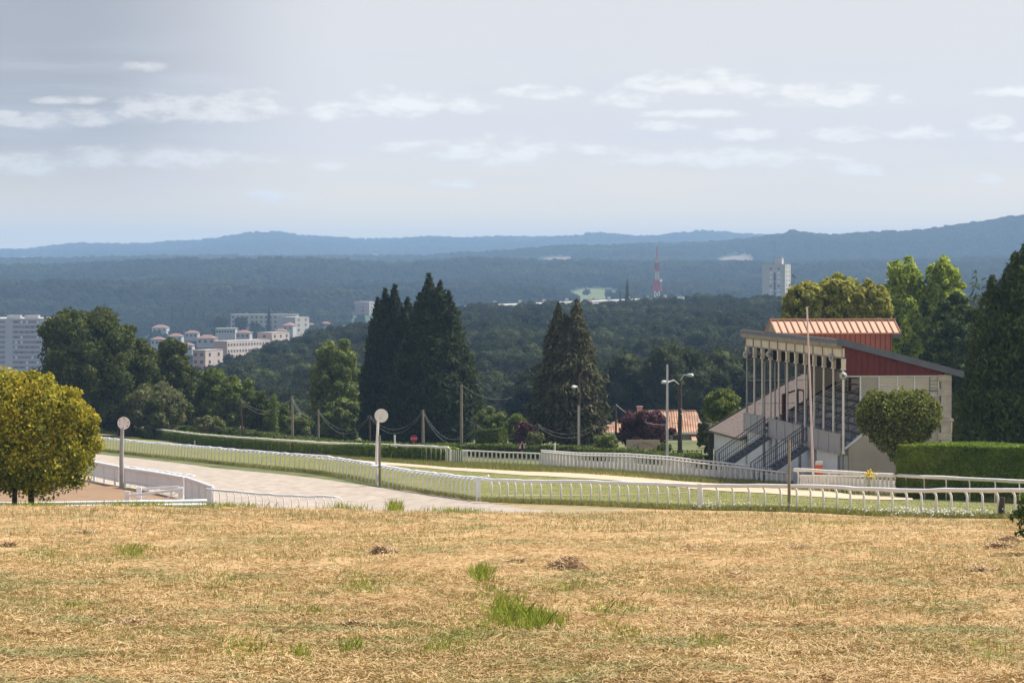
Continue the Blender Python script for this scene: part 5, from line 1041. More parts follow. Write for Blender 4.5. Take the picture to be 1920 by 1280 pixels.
# ================================================================== THE TOWN AND THE HILLS
EXCL = []
def block(name, label, px0, px1, top, Y, W=None, D=12, rot=0.0, zb=None, wall='greywall', side=None, floors=0, cols=0, scol=0, flo=2.8, roof='flat', cat='building', group=None, win='darkwin', fw=1.3, para=0.5):
    """corner between front and right-hand face stands on bearing px1; front runs to px0"""
    c = P(px1, top, Y); W = W or (px1 - px0) / F * Y / max(0.2, math.cos(rot)); base = g(c.x, Y) - 3 if zb is None else zb
    t = thing(name, label, cat, (c.x, Y, base), rot, group); H = c.z - base
    mid = Vector((c.x, Y, 0)) + Matrix.Rotation(rot, 3, 'Z') @ Vector((-W / 2, D / 2, 0)); EXCL.append((mid.x, mid.y, max(W, D) * 0.55 + 2.5))
    MB().box(-W, 0, 0, D, 0, H).build('wall', M[wall], t, world=False)
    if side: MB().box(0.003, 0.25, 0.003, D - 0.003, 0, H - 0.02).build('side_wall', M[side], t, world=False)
    if roof == 'flat':
        m = MB(); m.box(-W - 0.15, 0.35, -0.15, D + 0.15, H + 0.003, H + para * 0.5); m.build('parapet', M['palewall'], t, world=False)
    elif roof == 'hip':
        m = MB(); a = [(-W - .4, -.4, H), (.4, -.4, H), (.4, D + .4, H), (-W - .4, D + .4, H)]; rh = min(W, D) * 0.28; e = min(W, D) / 2; r0, r1 = ((-W + e, D / 2, H + rh), (-e, D / 2, H + rh)) if W > D else ((-W/2, e, H + rh), (-W/2, D - e, H + rh))
        m.poly(a[::-1]); m.poly([a[0], a[1], r1, r0]) if W > D else m.poly([a[0], a[1], r0]); m.poly([a[2], a[3], r0, r1]) if W > D else m.poly([a[2], a[3], r1])
        m.poly([a[1], a[2], r1]) if W > D else m.poly([a[1], a[2], r1, r0]); m.poly([a[3], a[0], r0]) if W > D else m.poly([a[3], a[0], r0, r1])
        m.build('roof', M['towntile'], t, world=False)
    if floors and cols:
        for k in range(floors):
            z = H - 1.0 - k * flo
            for i in range(cols):
                x = -W * (i + 0.5) / cols; MB().box(x - fw/2, x + fw/2, -0.08, -0.01, z - 1.3, z).build('window', M[win], t, world=False)
    if floors and scol:
        for k in range(floors):
            z = H - 1.0 - k * flo
            for i in range(scol):
                y = D * (i + 0.5) / scol; MB().box(0.26, 0.34, y - fw/2, y + fw/2, z - 1.3, z).build('window', M[win], t, world=False)
    return t, W, H
# slab tower left: balcony bands between plain end piers
Y = 1890; z0 = -76; tw = thing('tower_block', 'tall grey slab tower with mauve balcony bands behind the left trees', 'apartment tower', (P(86, 597, Y).x, Y, z0)); H = P(86, 597, Y).z - z0; k = Y / F
EXCL.append((P(0, 600, Y).x, Y + 20, 60))
MB().box(-60, 0, 0.6, 47, 0, H).build('wall', M['greywall'], tw, world=False)
MB().box(0.003, 0.3, 0.7, 47, 0, H - 0.05).build('side_wall', M['palewall'], tw, world=False)
for a_, b_ in ((74 - 86, 0), (9.5 - 86, 23.5 - 86)): MB().box(a_ * k, b_ * k - (0.004 if b_ == 0 else 0), 0.0, 0.59, 0, H + 0.1).build('end_pier', M['balc'], tw, world=False)
MB().box(-62.5 * k + 0.01, -12 * k - 0.01, 0.05, 0.59, H - 1.1, H).build('top_band', M['balc'], tw, world=False)
for i in range(15):
    z = H - 1.1 - 2.8 * i
    MB().box(-62.5 * k + 0.01, -12 * k - 0.01, 0.42, 0.59, z - 1.55, z - 0.01).build('window_band', M['mauve'], tw, world=False)
    MB().box(-62.5 * k + 0.01, -12 * k - 0.01, 0.0, 0.59, z - 2.79, z - 1.56).build('balcony', M['balc'], tw, world=False)
    for j in range(5):
        if rng.random() < 0.75: x = -62.5 * k + 1.3 + j * 3.0; MB().box(x, x + 1.2, 0.33, 0.415, z - 1.45, z - 0.25).build('window', M['frame'] if rng.random() < 0.4 else M['darkwin'], tw, world=False)
for i in range(15):
    z = H - 1.1 - 2.8 * i; MB().box(-59, -76.5 * k - 0.01, 0.0, 0.59, z - 2.79, z - 1.56).build('balcony', M['balc'], tw, world=False); MB().box(-59, -76.5 * k - 0.01, 0.42, 0.59, z - 1.55, z - 0.01).build('window_band', M['mauve'], tw, world=False)
for i in range(8):
    z = H - 1.6 - 2.8 * i; m = MB(); m.box(0.31, 0.4, 4, 44, z - 1.5, z); m.build('side_window_band', M['darkwin'], tw, world=False)
    for y in np.arange(6, 44, 5): MB().box(0.41, 0.5, y, y + 1.6, z - 1.5, z).build('side_panel', M['palewall'], tw, world=False)
for a_, b_ in ((-75, -50), (-42, -16)): MB().box(a_ * k, b_ * k, 4, 12, H, H + 1.7).build('roof_house', M['palewall'], tw, world=False)
# tower right
t2, W2, H2 = block('tower_block', 'grey tower block with blue stairwell strip and sunlit right side above the wood', 1430, 1471.5, 496, 2300, D=17, rot=-0.30, zb=-45, side='palewall', floors=12, cols=0, scol=2, flo=3.0, fw=2.0, cat='apartment tower')
for i in range(11):
    z = H2 - 2.2 - 2.9 * i
    for x in (-W2 * .62, -W2 * .27): MB().box(x - 0.9, x + 0.9, -0.08, -0.01, z - 1.2, z).build('window', M['frame'] if i % 4 else M['darkwin'], t2, world=False)
for i in range(4): MB().box(-W2 * .49, -W2 * .40, -0.07, -0.01, H2 - 11 - 6.3 * i, H2 - 5.4 - 6.3 * i).build('stair_window', M['blue'], t2, world=False)
MB().box(-0.7, 0.0, -0.4, -0.02, 0, H2 + 2.2).build('corner_fin', M['palewall'], t2, world=False)
MB().box(-W2 * .5, -W2 * .16, 2, 8, H2 + .3, H2 + 4.0).build('roof_house', M['greywall'], t2, world=False)
MB().tube([(-W2 * .25, 4, H2 + 4.2), (-W2 * .25, 4, H2 + 5), ], 1.7, 12).build('tank', M['palewall'], t2, world=False)
MB().tube([(-W2 * .48, 3, H2 + 3), (-W2 * .48, 3, H2 + 15.5)], 0.16, 6).build('antenna', M['steel'], t2, world=False)
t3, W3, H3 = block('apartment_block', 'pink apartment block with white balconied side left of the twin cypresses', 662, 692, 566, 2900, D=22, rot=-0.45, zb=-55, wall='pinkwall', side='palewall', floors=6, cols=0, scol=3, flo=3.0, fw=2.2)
for i in range(3): MB().box(-W3 * .45, -W3 * .3, -0.1, -0.01, H3 - 5 - 3 * i, H3 - 3.8 - 3 * i).build('window', M['darkwin'], t3, world=False)
block('apartment_block', 'long white four-storey block with rows of small windows in the town', 432, 556, 590, 2240, D=12, rot=-0.05, zb=-52, wall='palewall', floors=3, cols=14, flo=3.0, fw=1.2)
t5, W5, H5 = block('apartment_block', 'short grey block with bright cream windowed end joined to the long white block', 521, 553, 595, 2215, D=17, rot=-0.5, zb=-52, wall='greywall', side='palewall', floors=3, cols=0, scol=2, flo=3.3, fw=2.2)
MB().box(-50 * .35, -50 * .35 + 3, 2, 5, 1, 2).build('roof_house', M['palewall'], t5, world=False) if False else None
block('town_house', 'villa with dark red hip roof in front of the grey town block', 530, 549, 610, 2150, D=9, rot=-0.2, zb=-52, wall='greywall', roof='hip', floors=1, cols=2, cat='house')
block('apartment_block', 'square tan block left of the long pink row', 404, 441, 616, 1950, D=10, rot=-0.05, zb=-58, wall='greywall', floors=1, cols=7, flo=3, fw=1.2)
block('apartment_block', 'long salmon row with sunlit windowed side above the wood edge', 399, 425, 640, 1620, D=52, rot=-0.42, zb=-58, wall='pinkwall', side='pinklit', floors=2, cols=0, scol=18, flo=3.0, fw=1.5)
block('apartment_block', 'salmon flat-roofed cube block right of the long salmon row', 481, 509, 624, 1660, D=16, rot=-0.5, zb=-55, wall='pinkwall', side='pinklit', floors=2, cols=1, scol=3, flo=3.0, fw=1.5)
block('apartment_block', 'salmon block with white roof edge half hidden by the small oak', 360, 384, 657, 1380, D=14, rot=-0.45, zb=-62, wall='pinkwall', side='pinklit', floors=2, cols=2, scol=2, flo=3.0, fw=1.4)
HOUSES = [(368, 402, 634, 1750, 'brown-roofed terrace left of the long salmon row', 'hip'), (282, 306, 636, 1800, 'small red-roofed house beside the largest oak', 'hip'), (601, 617, 606, 2350, 'orange-roofed house at the foot of the pink apartment block', 'hip'), (566, 590, 610, 2300, 'pinkish low house right of the cream-ended block', 'hip'), (600, 616, 588, 2800, 'white house with pale walls behind the orange-roofed house', 'flat'),
          (283, 312, 540, 3850, 'large tan-roofed house alone on the wooded slope', 'hip'), (150, 157, 553, 3500, 'tiny white gable house on the left slope', 'hip'), (160, 178, 562, 3400, 'pale long farmhouse on the left slope', 'hip'), (20, 38, 578, 3100, 'pinkish roof left of the tower block top', 'hip'), (222, 236, 588, 2900, 'small buff house right of the largest oak top', 'hip'), (400, 425, 592, 2700, 'grey-roofed hall left of the long white block', 'hip'), (515, 535, 620, 1800, 'mauve-roofed house between salmon cube and villa', 'hip'),
          (1048, 1062, 486, 6200, 'small pale farmhouse on the far ridge field', 'hip'), (284, 312, 614, 2450, 'low tan house at the foot of the wooded slope right of the largest oak', 'hip'), (314, 340, 630, 2050, 'brown hip-roofed house among trees right of the largest oak', 'hip'), (334, 360, 647, 1700, 'red-roofed house above the small rounded oak', 'hip'), (346, 370, 624, 2150, 'pale house beside the pale olive tree', 'hip'), (442, 468, 624, 1880, 'mauve-roofed house right of the square tan block', 'hip'), (572, 594, 598, 2600, 'white gabled house behind the cream-ended block', 'hip'), (78, 92, 581, 3050, 'small pink-roofed house on the slope right of the tower block top', 'hip'), (240, 252, 556, 3450, 'pale cottage halfway up the left wooded slope', 'hip'), (1388, 1402, 531, 3600, 'cream farmhouse left of the right tower block', 'hip'), (1372, 1384, 509, 4400, 'tiny orange-roofed house under the ridge left of the right tower', 'hip'), (895, 912, 484, 6300, 'pale farmhouse with gable on the second ridge above the cypresses', 'hip'), (1448, 1456, 447, 6500, 'tiny house beside the tower antenna on the ridge', 'hip'), (640, 655, 612, 2250, 'pale low house right of the orange-roofed house', 'hip'), (690, 712, 480, 9000, 'pale specks of a far village on the blue hill', 'hip')]
for px0, px1, top, Y, lab, rf_ in HOUSES:
    block('town_house', lab, px0, px1, top, Y, D=(px1 - px0) / F * Y * 0.7, rot=-0.2, zb=zz(Y, top) - 4.2 - Y * 0.0004, wall='palewall' if 'white' in lab or 'pale' in lab else 'pinkwall' if 'pink' in lab else 'greywall', roof=rf_, floors=1, cols=3 if Y < 3000 else 0, cat='house')
# long low building behind the wood
pa, pb = P(917, 574, 1900), P(1300, 558, 2420); m = MB(); d = (pb - pa); d.z = 0; d.normalize(); t = thing('long_low_block', 'very long low pale building along the far edge of the wood', 'building', (pa.x, pa.y, pa.z - 14))
nrm = Vector((-d.y, d.x, 0)); m.prism([pa - Vector((0, 0, 14)), pb - Vector((0, 0, 14)), Vector((pb.x, pb.y, pa.z)), pa], nrm * 14); m.build('wall', M['greywall'], t)
q = Vector((0, 0, 0.003)); m = MB(); m.prism([pa + q - nrm * .3, Vector((pb.x, pb.y, pa.z)) + q - nrm * .3, Vector((pb.x, pb.y, pa.z + .4)) - nrm * .3, pa + Vector((0, 0, .4)) - nrm * .3], nrm * 14.6); m.build('parapet', M['palewall'], t)
for i in range(60):
    a = pa + d * (6 + i * 9) - Vector((0, 0, 2.0)); a.z = pa.z - 2
    if (a - pa).length < (pb - pa).length - 6: MB().prism([a, a + d * 3, a + d * 3 - Vector((0, 0, 1.5)), a - Vector((0, 0, 1.5))], -nrm * 0.1).build('window', M['darkwin'], t)
for i in range(9): a = pa + d * (30 + i * 55) + nrm * 5; MB().box(a.x - 1, a.x + 1, a.y - 1, a.y + 1, pa.z + .5, pa.z + 2.6).build('roof_vent', M['palewall'], t)
# red and white mast
Y = 2350; c = P(1232, 570, Y); t = thing('lattice_mast', 'tall red and white banded lattice radio mast rising above the wood', 'radio mast', (c.x, Y, g(c.x, Y)))
k = Y / F
def lat(z0, z1, w0, w1, mt, nm, nseg):
    m = MB()
    for sx in (-1, 1):
        for sy in (-1, 1): m.bar((c.x + sx * w0, Y + sy * w0, z0), (c.x + sx * w1, Y + sy * w1, z1), 0.55)
    for i in range(nseg):
        a0, a1 = i / nseg, (i + 1) / nseg; za, zb_ = z0 + (z1 - z0) * a0, z0 + (z1 - z0) * a1; wa, wb = w0 + (w1 - w0) * a0, w0 + (w1 - w0) * a1
        for sy in (-1, 1):
            m.bar((c.x - wa, Y + sy * wa, za), (c.x + wb, Y + sy * wb, zb_), 0.35); m.bar((c.x + wa, Y + sy * wa, za), (c.x - wb, Y + sy * wb, zb_), 0.35); m.bar((c.x - wa, Y + sy * wa, za), (c.x + wa, Y + sy * wa, za), 0.35)
    m.build(nm, mt, t)
zy = lambda py: P(1232, py, Y).z
mr = mat('mast_red', [(0.34, 0.06, 0.08), (0.40, 0.08, 0.10)], 0.2)
lat(g(c.x, Y), zy(545), 1.8, 1.6, M['lightgrey'], 'lower_section', 6); lat(zy(545), zy(524), 2.9, 1.3, mr, 'flared_section', 5); lat(zy(524), zy(508), 1.25, 1.2, M['palewall'], 'white_section', 4); lat(zy(508), zy(492.5), 1.25, 1.2, mr, 'red_section', 4); lat(zy(492.5), zy(482), 1.3, 1.1, M['palewall'], 'upper_section', 3)
MB().box(c.x - 1.1, c.x + 1.1, Y - 1.0, Y + 1.0, zy(492), zy(484)).build('antenna_panel', M['frame'], t)
MB().tube([Vector((c.x, Y, zy(484))), Vector((c.x, Y, zy(463.5)))], 0.42, 6).build('top_antenna', mr, t)
MB().disc((c.x + 2.6, Y - 1.5, zy(526)), (0.3, -1, 0), 1.0, 0.6, 14).build('dish', M['frame'], t)
EXCL.append((c.x, Y, 12))

# wood: prototypes of three dark and two lighter trees, then copies
LW = ['dark green broadleaf tree, one of the many crowns packed in the wood beyond the hedges', 'slightly paler broadleaf tree among the dark crowns of the wood beyond the hedges']
protos = []
def wood_proto(k, mt, lab, R_, H, base, n, nleaf, leaf, seed, squash):
    t = thing('wood_tree', lab, 'tree', (0, 0, 0), 0, 'trees of the wood beyond the hedges' if 'slightly' not in lab else 'paler trees of the wood beyond the hedges'); L_ = broad_lobes(R_, H, base, n, seed, squash, 0.28, 0.46, fine=False)
    trunk_mesh(t, H * 0.7, 0.3, 0, [], seed); cr = crown_mesh('crown', L_, nleaf, leaf, mt, t, core=0.8); protos.append((t, cr)); return t
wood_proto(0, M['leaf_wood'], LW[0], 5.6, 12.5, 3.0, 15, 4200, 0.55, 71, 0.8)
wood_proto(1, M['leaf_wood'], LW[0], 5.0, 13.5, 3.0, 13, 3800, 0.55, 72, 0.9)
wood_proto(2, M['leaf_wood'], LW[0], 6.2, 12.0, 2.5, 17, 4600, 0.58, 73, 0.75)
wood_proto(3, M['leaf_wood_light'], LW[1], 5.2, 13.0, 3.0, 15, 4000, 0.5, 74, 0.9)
crowns = [c for _, c in protos]
def jgrid(Y0, Y1, s, pl=-120, pr=2040):
    out = []
    y = Y0
    while y < Y1:
        x0, x1 = (pl - 960) / F * y, (pr - 960) / F * y; n = int((x1 - x0) / s); x = x0 + (np.arange(n) + rng.random(n)) * s; out.append(np.stack([x, y + rng.uniform(-s/2, s/2, n)], 1)); y += s
    return np.vstack(out)
def keepclear(p):
    px = 960 + F * p[:, 0] / p[:, 1]; k = np.ones(len(p), bool)
    for (a, b_, c_, d_) in CLEAR:
        u = (px - (a + b_) / 2) / ((b_ - a) / 2); v = (p[:, 1] - (c_ + d_) / 2) / ((d_ - c_) / 2); k &= (u * u + np.abs(v) ** 3 > 1.0)
    for (a, b_, c_, d_) in ((655, 716, 2250, 2900), (425, 580, 1640, 2240), (395, 520, 1540, 1700), (600, 660, 1700, 2300), (358, 386, 1280, 1380), (-100, 110, 1000, 1890), (1425, 1495, 1800, 2300), (400, 445, 1700, 1950)): k &= ~((px > a) & (px < b_) & (p[:, 1] > c_) & (p[:, 1] < d_) & (vnoise(p[:, 0] / 30, p[:, 1] / 60, 3) < 0.8))
    for (x, y, r) in EXCL: k &= ((p[:, 0] - x) ** 2 + (p[:, 1] - y) ** 2 > r * r)
    return k
# how high the ground beyond a point must reach to be seen: horizon kept per bearing
HPX = np.arange(-140, 2060, 10.0); SK = np.full(len(HPX), -9.0)
def visible(p, h):
    """keep points whose crowns top the skyline met so far; p sorted by distance"""
    o = np.argsort(p[:, 1]); p = p[o]; z = G(p[:, 0], p[:, 1]); e = (z + h) / p[:, 1]; j = np.clip(np.round((960 + F * p[:, 0] / p[:, 1] - HPX[0]) / 10).astype(int), 0, len(HPX) - 1); k = np.zeros(len(p), bool)
    B = 60
    for i in range(0, len(p), B):
        s = slice(i, i + B); k[s] = e[s] > SK[j[s]] - 0.0004; np.maximum.at(SK, j[s], (z[s] + h * 0.55) / p[s, 1])
    return p[k]
pw = jgrid(455, 1620, 9.0); pw = pw[(pw[:, 1] > 540) | (pw[:, 0] > 0)]; px_ = 960 + F * pw[:, 0] / pw[:, 1]; bnd = np.interp(pw[:, 1], [455, 850, 960, 1200, 1500, 1620], [140, 300, 385, 480, 635, 700])
pw = pw[(px_ > bnd) & keepclear(pw)]; pw = visible(pw, 12.0); pw = pw[np.argsort(pw[:, 1])]
px_ = 960 + F * pw[:, 0] / pw[:, 1]
NI = 210; first = [True] * 4
inner = (px_ > 100) & (px_ < 1900)
near_i = np.nonzero(inner)[0][:NI]; rest_i = np.setdiff1d(np.arange(len(pw)), near_i)
SECT = [(560, 'left of the pale willow'), (690, 'behind the pale willow'), (910, 'behind the twin cypresses'), (1010, 'between the cypresses and the brown spruce'), (1130, 'behind the brown spruce'), (1260, 'above the tiled house'), (1400, 'between the lamp pole and the grandstand'), (9999, 'behind the grandstand')]
for q, i in enumerate(near_i):
    x, y = pw[i]; k = 3 if vnoise(np.array([x / 25]), np.array([y / 40]), 5)[0] > 0.66 else int(rng.integers(0, 3)); s = rng.uniform(0.8, 1.12); loc = (x, y, g(x, y) - 0.4); rt = rng.uniform(0, 6.28)
    if first[k]: o = protos[k][0]; o.location = loc; o.rotation_euler = (0, 0, rt); o.scale = (s, s, s * rng.uniform(0.9, 1.1)); first[k] = False
    else: o = copy_tree(protos[k][0], loc, rt, (s, s, s * rng.uniform(0.9, 1.1)))
    sec = next(t_ for lim, t_ in SECT if px_[i] < lim); o['label'] = ('paler ' if k == 3 else 'dark ') + 'green broadleaf tree of the dense wood ' + sec; o['group'] = ('paler' if k == 3 else 'dark') + ' wood trees ' + sec
def mass(name, p, label, cat, smin, smax, pool=(0, 1, 2, 3), sink=0.5, clump=25.0):
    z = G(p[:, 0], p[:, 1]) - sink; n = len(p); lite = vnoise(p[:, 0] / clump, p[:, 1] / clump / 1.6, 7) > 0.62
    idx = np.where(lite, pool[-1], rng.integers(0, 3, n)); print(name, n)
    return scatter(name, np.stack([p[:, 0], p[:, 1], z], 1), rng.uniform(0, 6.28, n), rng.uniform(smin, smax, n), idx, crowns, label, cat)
mass('woodland', pw[rest_i], 'dense dark wood stretching back to the skyline behind the grandstand', 'woodland', 0.72, 1.15)
pt_ = jgrid(1000, 3000, 12.0); px_ = 960 + F * pt_[:, 0] / pt_[:, 1]; bnd = np.interp(pt_[:, 1], [1000, 1200, 1500, 1620, 1700], [372, 478, 630, 2100, 2100])
pt_ = pt_[(px_ < bnd) & keepclear(pt_)]; cl_ = fbm(pt_[:, 0] / 45, pt_[:, 1] / 90, 77, 2); th = np.interp(pt_[:, 1], [1000, 1600, 2300, 2600, 3000], [0.38, 0.36, 0.35, 0.30, 0.1]); pt_ = pt_[cl_ > th]; pt_ = visible(pt_, 10)
mass('town_trees', pt_, 'scattered green tree clumps between the town roofs', 'woodland', 0.6, 1.0, clump=40)
for nm, a, b_, s, sm, sx, lab in (('hillside_wood', 3000, 5300, 12.5, 0.7, 1.55, 'hazy blue-green wood covering the nearer hill'), ('ridge_wood', 5300, 8000, 15.0, 0.95, 1.55, 'hazy wood covering the second ridge'), ('far_wood', 8000, 12200, 22.0, 1.3, 2.1, 'pale blue wood on the farthest hill')):
    p = jgrid(a, b_, s); p = p[keepclear(p)]
    if a >= 8000: p = p[fbm(p[:, 0] / 260, p[:, 1] / 500, 15, 2) > 0.3]
    p = visible(p, 12.0); mass(nm, p, lab, 'woodland', sm, sx, clump=70 if a < 5000 else 150)
# single conifers that stand out in the town and on the skyline
def far_cone(px, top, halfw, Y, lab, mt='leaf_wood', n=1400, leaf=1.0, grp=None):
    cone_tree('conifer', lab, px, Y, top, M[mt], [(0, top, halfw)], nleaf=n, leaf=leaf, droop=0.1, power=0.8, r=0.3, group=grp)
far_cone(504, 571, 9.5, 2180, 'dark pointed conifer in front of the long white block', n=2200)
far_cone(1176, 522, 13, 1720, 'dark broad conifer rising from the wood left of the mast', n=3000)
far_cone(1163, 548, 7, 1740, 'small conifer at the left foot of the broad dark conifer')
for i, (px, top, hw, Y) in enumerate([(324, 572, 7, 2600), (343, 570, 8, 2620), (364, 573, 7, 2600), (382, 580, 8, 2550), (588, 572, 8, 2700), (628, 573, 8, 2750), (470, 580, 6, 2500)]):
    far_cone(px, top, hw, Y, ['first dark conifer of the row right of the largest oak', 'second and widest conifer of the row right of the largest oak', 'third conifer of the row right of the largest oak', 'fourth and lowest conifer of the row right of the oak', 'bluish conifer behind the cream-ended block', 'bluish conifer left of the pink apartment block', 'small conifer behind the long white block'][i], grp='conifers in the town')
for px, top, hw, Y, lab in ((1100, 541, 8, 3500, 'round tree in the middle of the hillside meadow'), (1075, 549, 9, 3250, 'tree at the left foot of the hillside meadow'), (1140, 541, 8, 3350, 'tree at the right side of the hillside meadow')):
    broad_tree('meadow_tree', lab, px, Y, top, hw, M['leaf_wood'], n=7, nleaf=900, leaf=1.2, seed=px, base_frac=0.1)
t = cone_tree('cedar_tree', 'dark flat-branched cedar against the sunlit side of the right tower', 1489, 700, 514, M['leaf_pine'], [(0, 514, 17), (-8, 535, 20)], nleaf=4500, leaf=0.6, droop=0.1, power=0.5, tuft=0.5, core=False)
t = broad_tree('ridge_tree', 'large round tree standing up on the far ridge skyline', 1486, 6450, 430, 13, M['leaf_wood'], n=8, nleaf=1500, leaf=2.2, seed=91, bottom=446)
broad_tree('ridge_tree', 'smaller round tree right of the large one on the ridge skyline', 1513, 6450, 437, 6, M['leaf_wood'], n=6, nleaf=700, leaf=2.0, seed=92, bottom=445)
for px, top, hw, sd, lab in ((415, 592, 14, 1, 'round grey-green tree left of the long white block'), (452, 593, 15, 2, 'rounded darker tree in front of the long white block'), (478, 602, 12, 3, 'low round tree right of the dark rounded one before the white block'), (345, 620, 14, 4, 'pale olive tree left of the brown-roofed terrace'), (375, 612, 17, 5, 'broad light green tree above the brown-roofed terrace')):
    broad_tree('town_tree', lab, px, 1980 + 60 * sd, top, hw, M['leaf_wood_light'], n=9, nleaf=1800, leaf=0.9, seed=100 + sd, bottom=top + 26)

# ================================================================== GRASS AND HAY
def blades(name, X, Y, Z, length, width, lean, upright, material, label, cat):
    """upright=True: tapering leaves standing; False: stalks lying on the ground"""
    n = len(X); a = rng.uniform(0, 2*np.pi, n); w = width * rng.uniform(0.6, 1.4, n); l = length * rng.uniform(0.5, 1.4, n); B = np.stack([X, Y, Z], 1)
    if upright:
        D = np.stack([np.cos(a) * lean * rng.random(n), np.sin(a) * lean * rng.random(n), np.ones(n)], 1); T = np.stack([np.cos(a + 1.3), 0.3 * np.sin(a + 1.3), 0 * a], 1); T /= np.linalg.norm(T, axis=1, keepdims=True)
        mid = B + D * (l * 0.55)[:, None]; D2 = D.copy(); D2[:, :2] *= 2.2; tip = mid + D2 / np.linalg.norm(D2, axis=1, keepdims=True) * (l * 0.5)[:, None]
        V = np.stack([B - T * w[:, None] / 2, B + T * w[:, None] / 2, mid + T * w[:, None] * 0.4, tip, mid - T * w[:, None] * 0.4], 1).reshape(-1, 3); Fc = np.arange(5 * n).reshape(-1, 5)
    else:
        D = np.stack([np.cos(a), np.sin(a), rng.normal(0, lean, n)], 1); T = np.stack([-np.sin(a), np.cos(a), rng.normal(0, 0.5, n)], 1); T /= np.linalg.norm(T, axis=1, keepdims=True)
        c = B + np.array([0, 0, 0.01]); h = D * l[:, None] / 2; bow = np.zeros_like(c); bow[:, 2] = l * 0.08
        V = np.stack([c - h - T * w[:, None] / 2, c - h + T * w[:, None] / 2, c + h + T * w[:, None] / 2 + bow, c + h - T * w[:, None] / 2 + bow], 1).reshape(-1, 3); Fc = np.arange(4 * n).reshape(-1, 4)
    o = npmesh(name, V, Fc, material); return tag(o, label, cat, kind='stuff')
def field_pts(n, p0=-330, p1=2280, far_bias=1.0):
    n = int(n * 1.25)
    px = rng.uniform(p0, p1, n); py = 958 + rng.random(n) ** far_bias * 345
    Yg = np.interp(py, [940, 955, 970, 985, 1000, 1022, 1070, 1154, 1280, 1320], [127, 121, 113, 107.5, 100, 90, 75, 62, 50, 47.5]); ym = np.interp(px, EDGE_P, EDGE_Y)
    Yg = Yg * (ym / 123) ** np.clip((Yg - 90) / 30, 0, 1) * rng.uniform(0.985, 1.01, n); Yg = np.minimum(Yg, ym + rng.uniform(-1.5, 0.8, n)); X = (px - 960) / F * Yg; return X, Yg, px
def patch(X, Y): return fbm(X / 1.9, Y / 5.0, 61, 3)
X, Y, px = field_pts(330000); k = fbm(X / 0.9, Y / 2.2, 41, 2); kp = rng.random(len(X)) < np.clip(0.45 + 1.6 * (k - 0.35), 0.15, 1); X, Y = X[kp], Y[kp]
blades('straw_litter', X, Y, fieldz(X, Y) + rng.uniform(0, 0.05, len(X)), 0.20, 0.011 + Y * 0.00007, 0.22, False, M['straw'], 'pale cut straw lying over the whole foreground field', 'straw')
X, Y, px = field_pts(150000); kp = rng.random(len(X)) < np.clip((patch(X, Y) - 0.40) * 4, 0, 0.8); X, Y = X[kp], Y[kp]
blades('dry_grass', X, Y, fieldz(X, Y), 0.07 + 0.0003 * Y, 0.009 + Y * 0.00006, 0.7, True, M['drygreen'], 'thin greenish-brown stubble growing through the cut straw', 'grass')
X, Y, px = field_pts(110000); kp = rng.random(len(X)) < np.clip((Y - 92) / 22, 0, 0.8) * np.clip(2.2 * (fbm(X / 3.2, Y / 4.0, 33, 2) - 0.3), 0, 1); X, Y = X[kp], Y[kp]
blades('crest_grass', X, Y, fieldz(X, Y), 0.14, 0.017, 0.5, True, M['crest'], 'pale uncut grass along the far crest of the field', 'grass')
# green patches named one by one
GP = [(905, 1096, 20, 12, 650, .24), (922, 1124, 30, 14, 450, .15), (952, 1152, 30, 16, 900, .18), (975, 1182, 50, 14, 1300, .24), (1015, 1192, 36, 9, 800, .22), (925, 1194, 28, 6, 450, .14), (1140, 1158, 60, 14, 700, .16), (1060, 1112, 60, 14, 400, .15), (675, 1118, 38, 14, 600, .14), (665, 1090, 25, 8, 200, .12), (250, 1046, 32, 12, 900, .16), (80, 1048, 40, 10, 500, .12), (1165, 1205, 50, 14, 500, .15), (650, 1236, 24, 8, 350, .2), (830, 1238, 36, 10, 350, .16), (570, 1248, 28, 8, 260, .16), (590, 1158, 16, 8, 150, .14), (420, 1108, 40, 18, 450, .13), (460, 1240, 50, 16, 450, .14), (1330, 1218, 30, 10, 250, .16), (1870, 1240, 40, 16, 350, .15), (140, 1152, 20, 6, 120, .14), (1320, 1120, 60, 12, 300, .12), (1750, 1140, 70, 18, 350, .12), (870, 1215, 60, 18, 350, .16), (510, 1145, 50, 20, 250, .12), (1500, 1170, 70, 14, 250, .12), (740, 962, 14, 3, 260, .35), (650, 962, 30, 3, 300, .25), (430, 965, 60, 4, 700, .2), (250, 964, 70, 4, 700, .18), (60, 968, 60, 5, 500, .15), (1540, 985, 90, 8, 500, .16), (860, 972, 50, 4, 400, .2)]
Xs, Ys_, Ls = [], [], []
for (px, py, rx, ry, n, l) in GP:
    if py < 980: Yc = np.interp(px, EDGE_P, EDGE_Y) - 1.5; yy = Yc + rng.normal(0, 1.0, n)
    else: n = int(n * 0.62); pyy = py + rng.normal(0, ry * 0.62, n); yy = np.interp(pyy, [955, 970, 985, 1000, 1022, 1070, 1154, 1280, 1320], [121, 113, 107.5, 100, 90, 75, 62, 50, 47.5])
    xx = (px + rng.normal(0, rx * 0.62, n) - 960) / F * yy; kk = vnoise(xx / 0.22, yy / 0.6, 19) > 0.35; Xs.append(xx[kk]); Ys_.append(yy[kk]); Ls.append(np.full(kk.sum(), l * 1.15))
X, Y, Ll = np.concatenate(Xs), np.concatenate(Ys_), np.concatenate(Ls)
blades('green_tufts', X, Y, fieldz(X, Y) - 0.02, Ll, 0.011 + Y * 0.00005, 0.6, True, M['green'], 'fresh green grass tufts scattered through the straw field', 'grass')
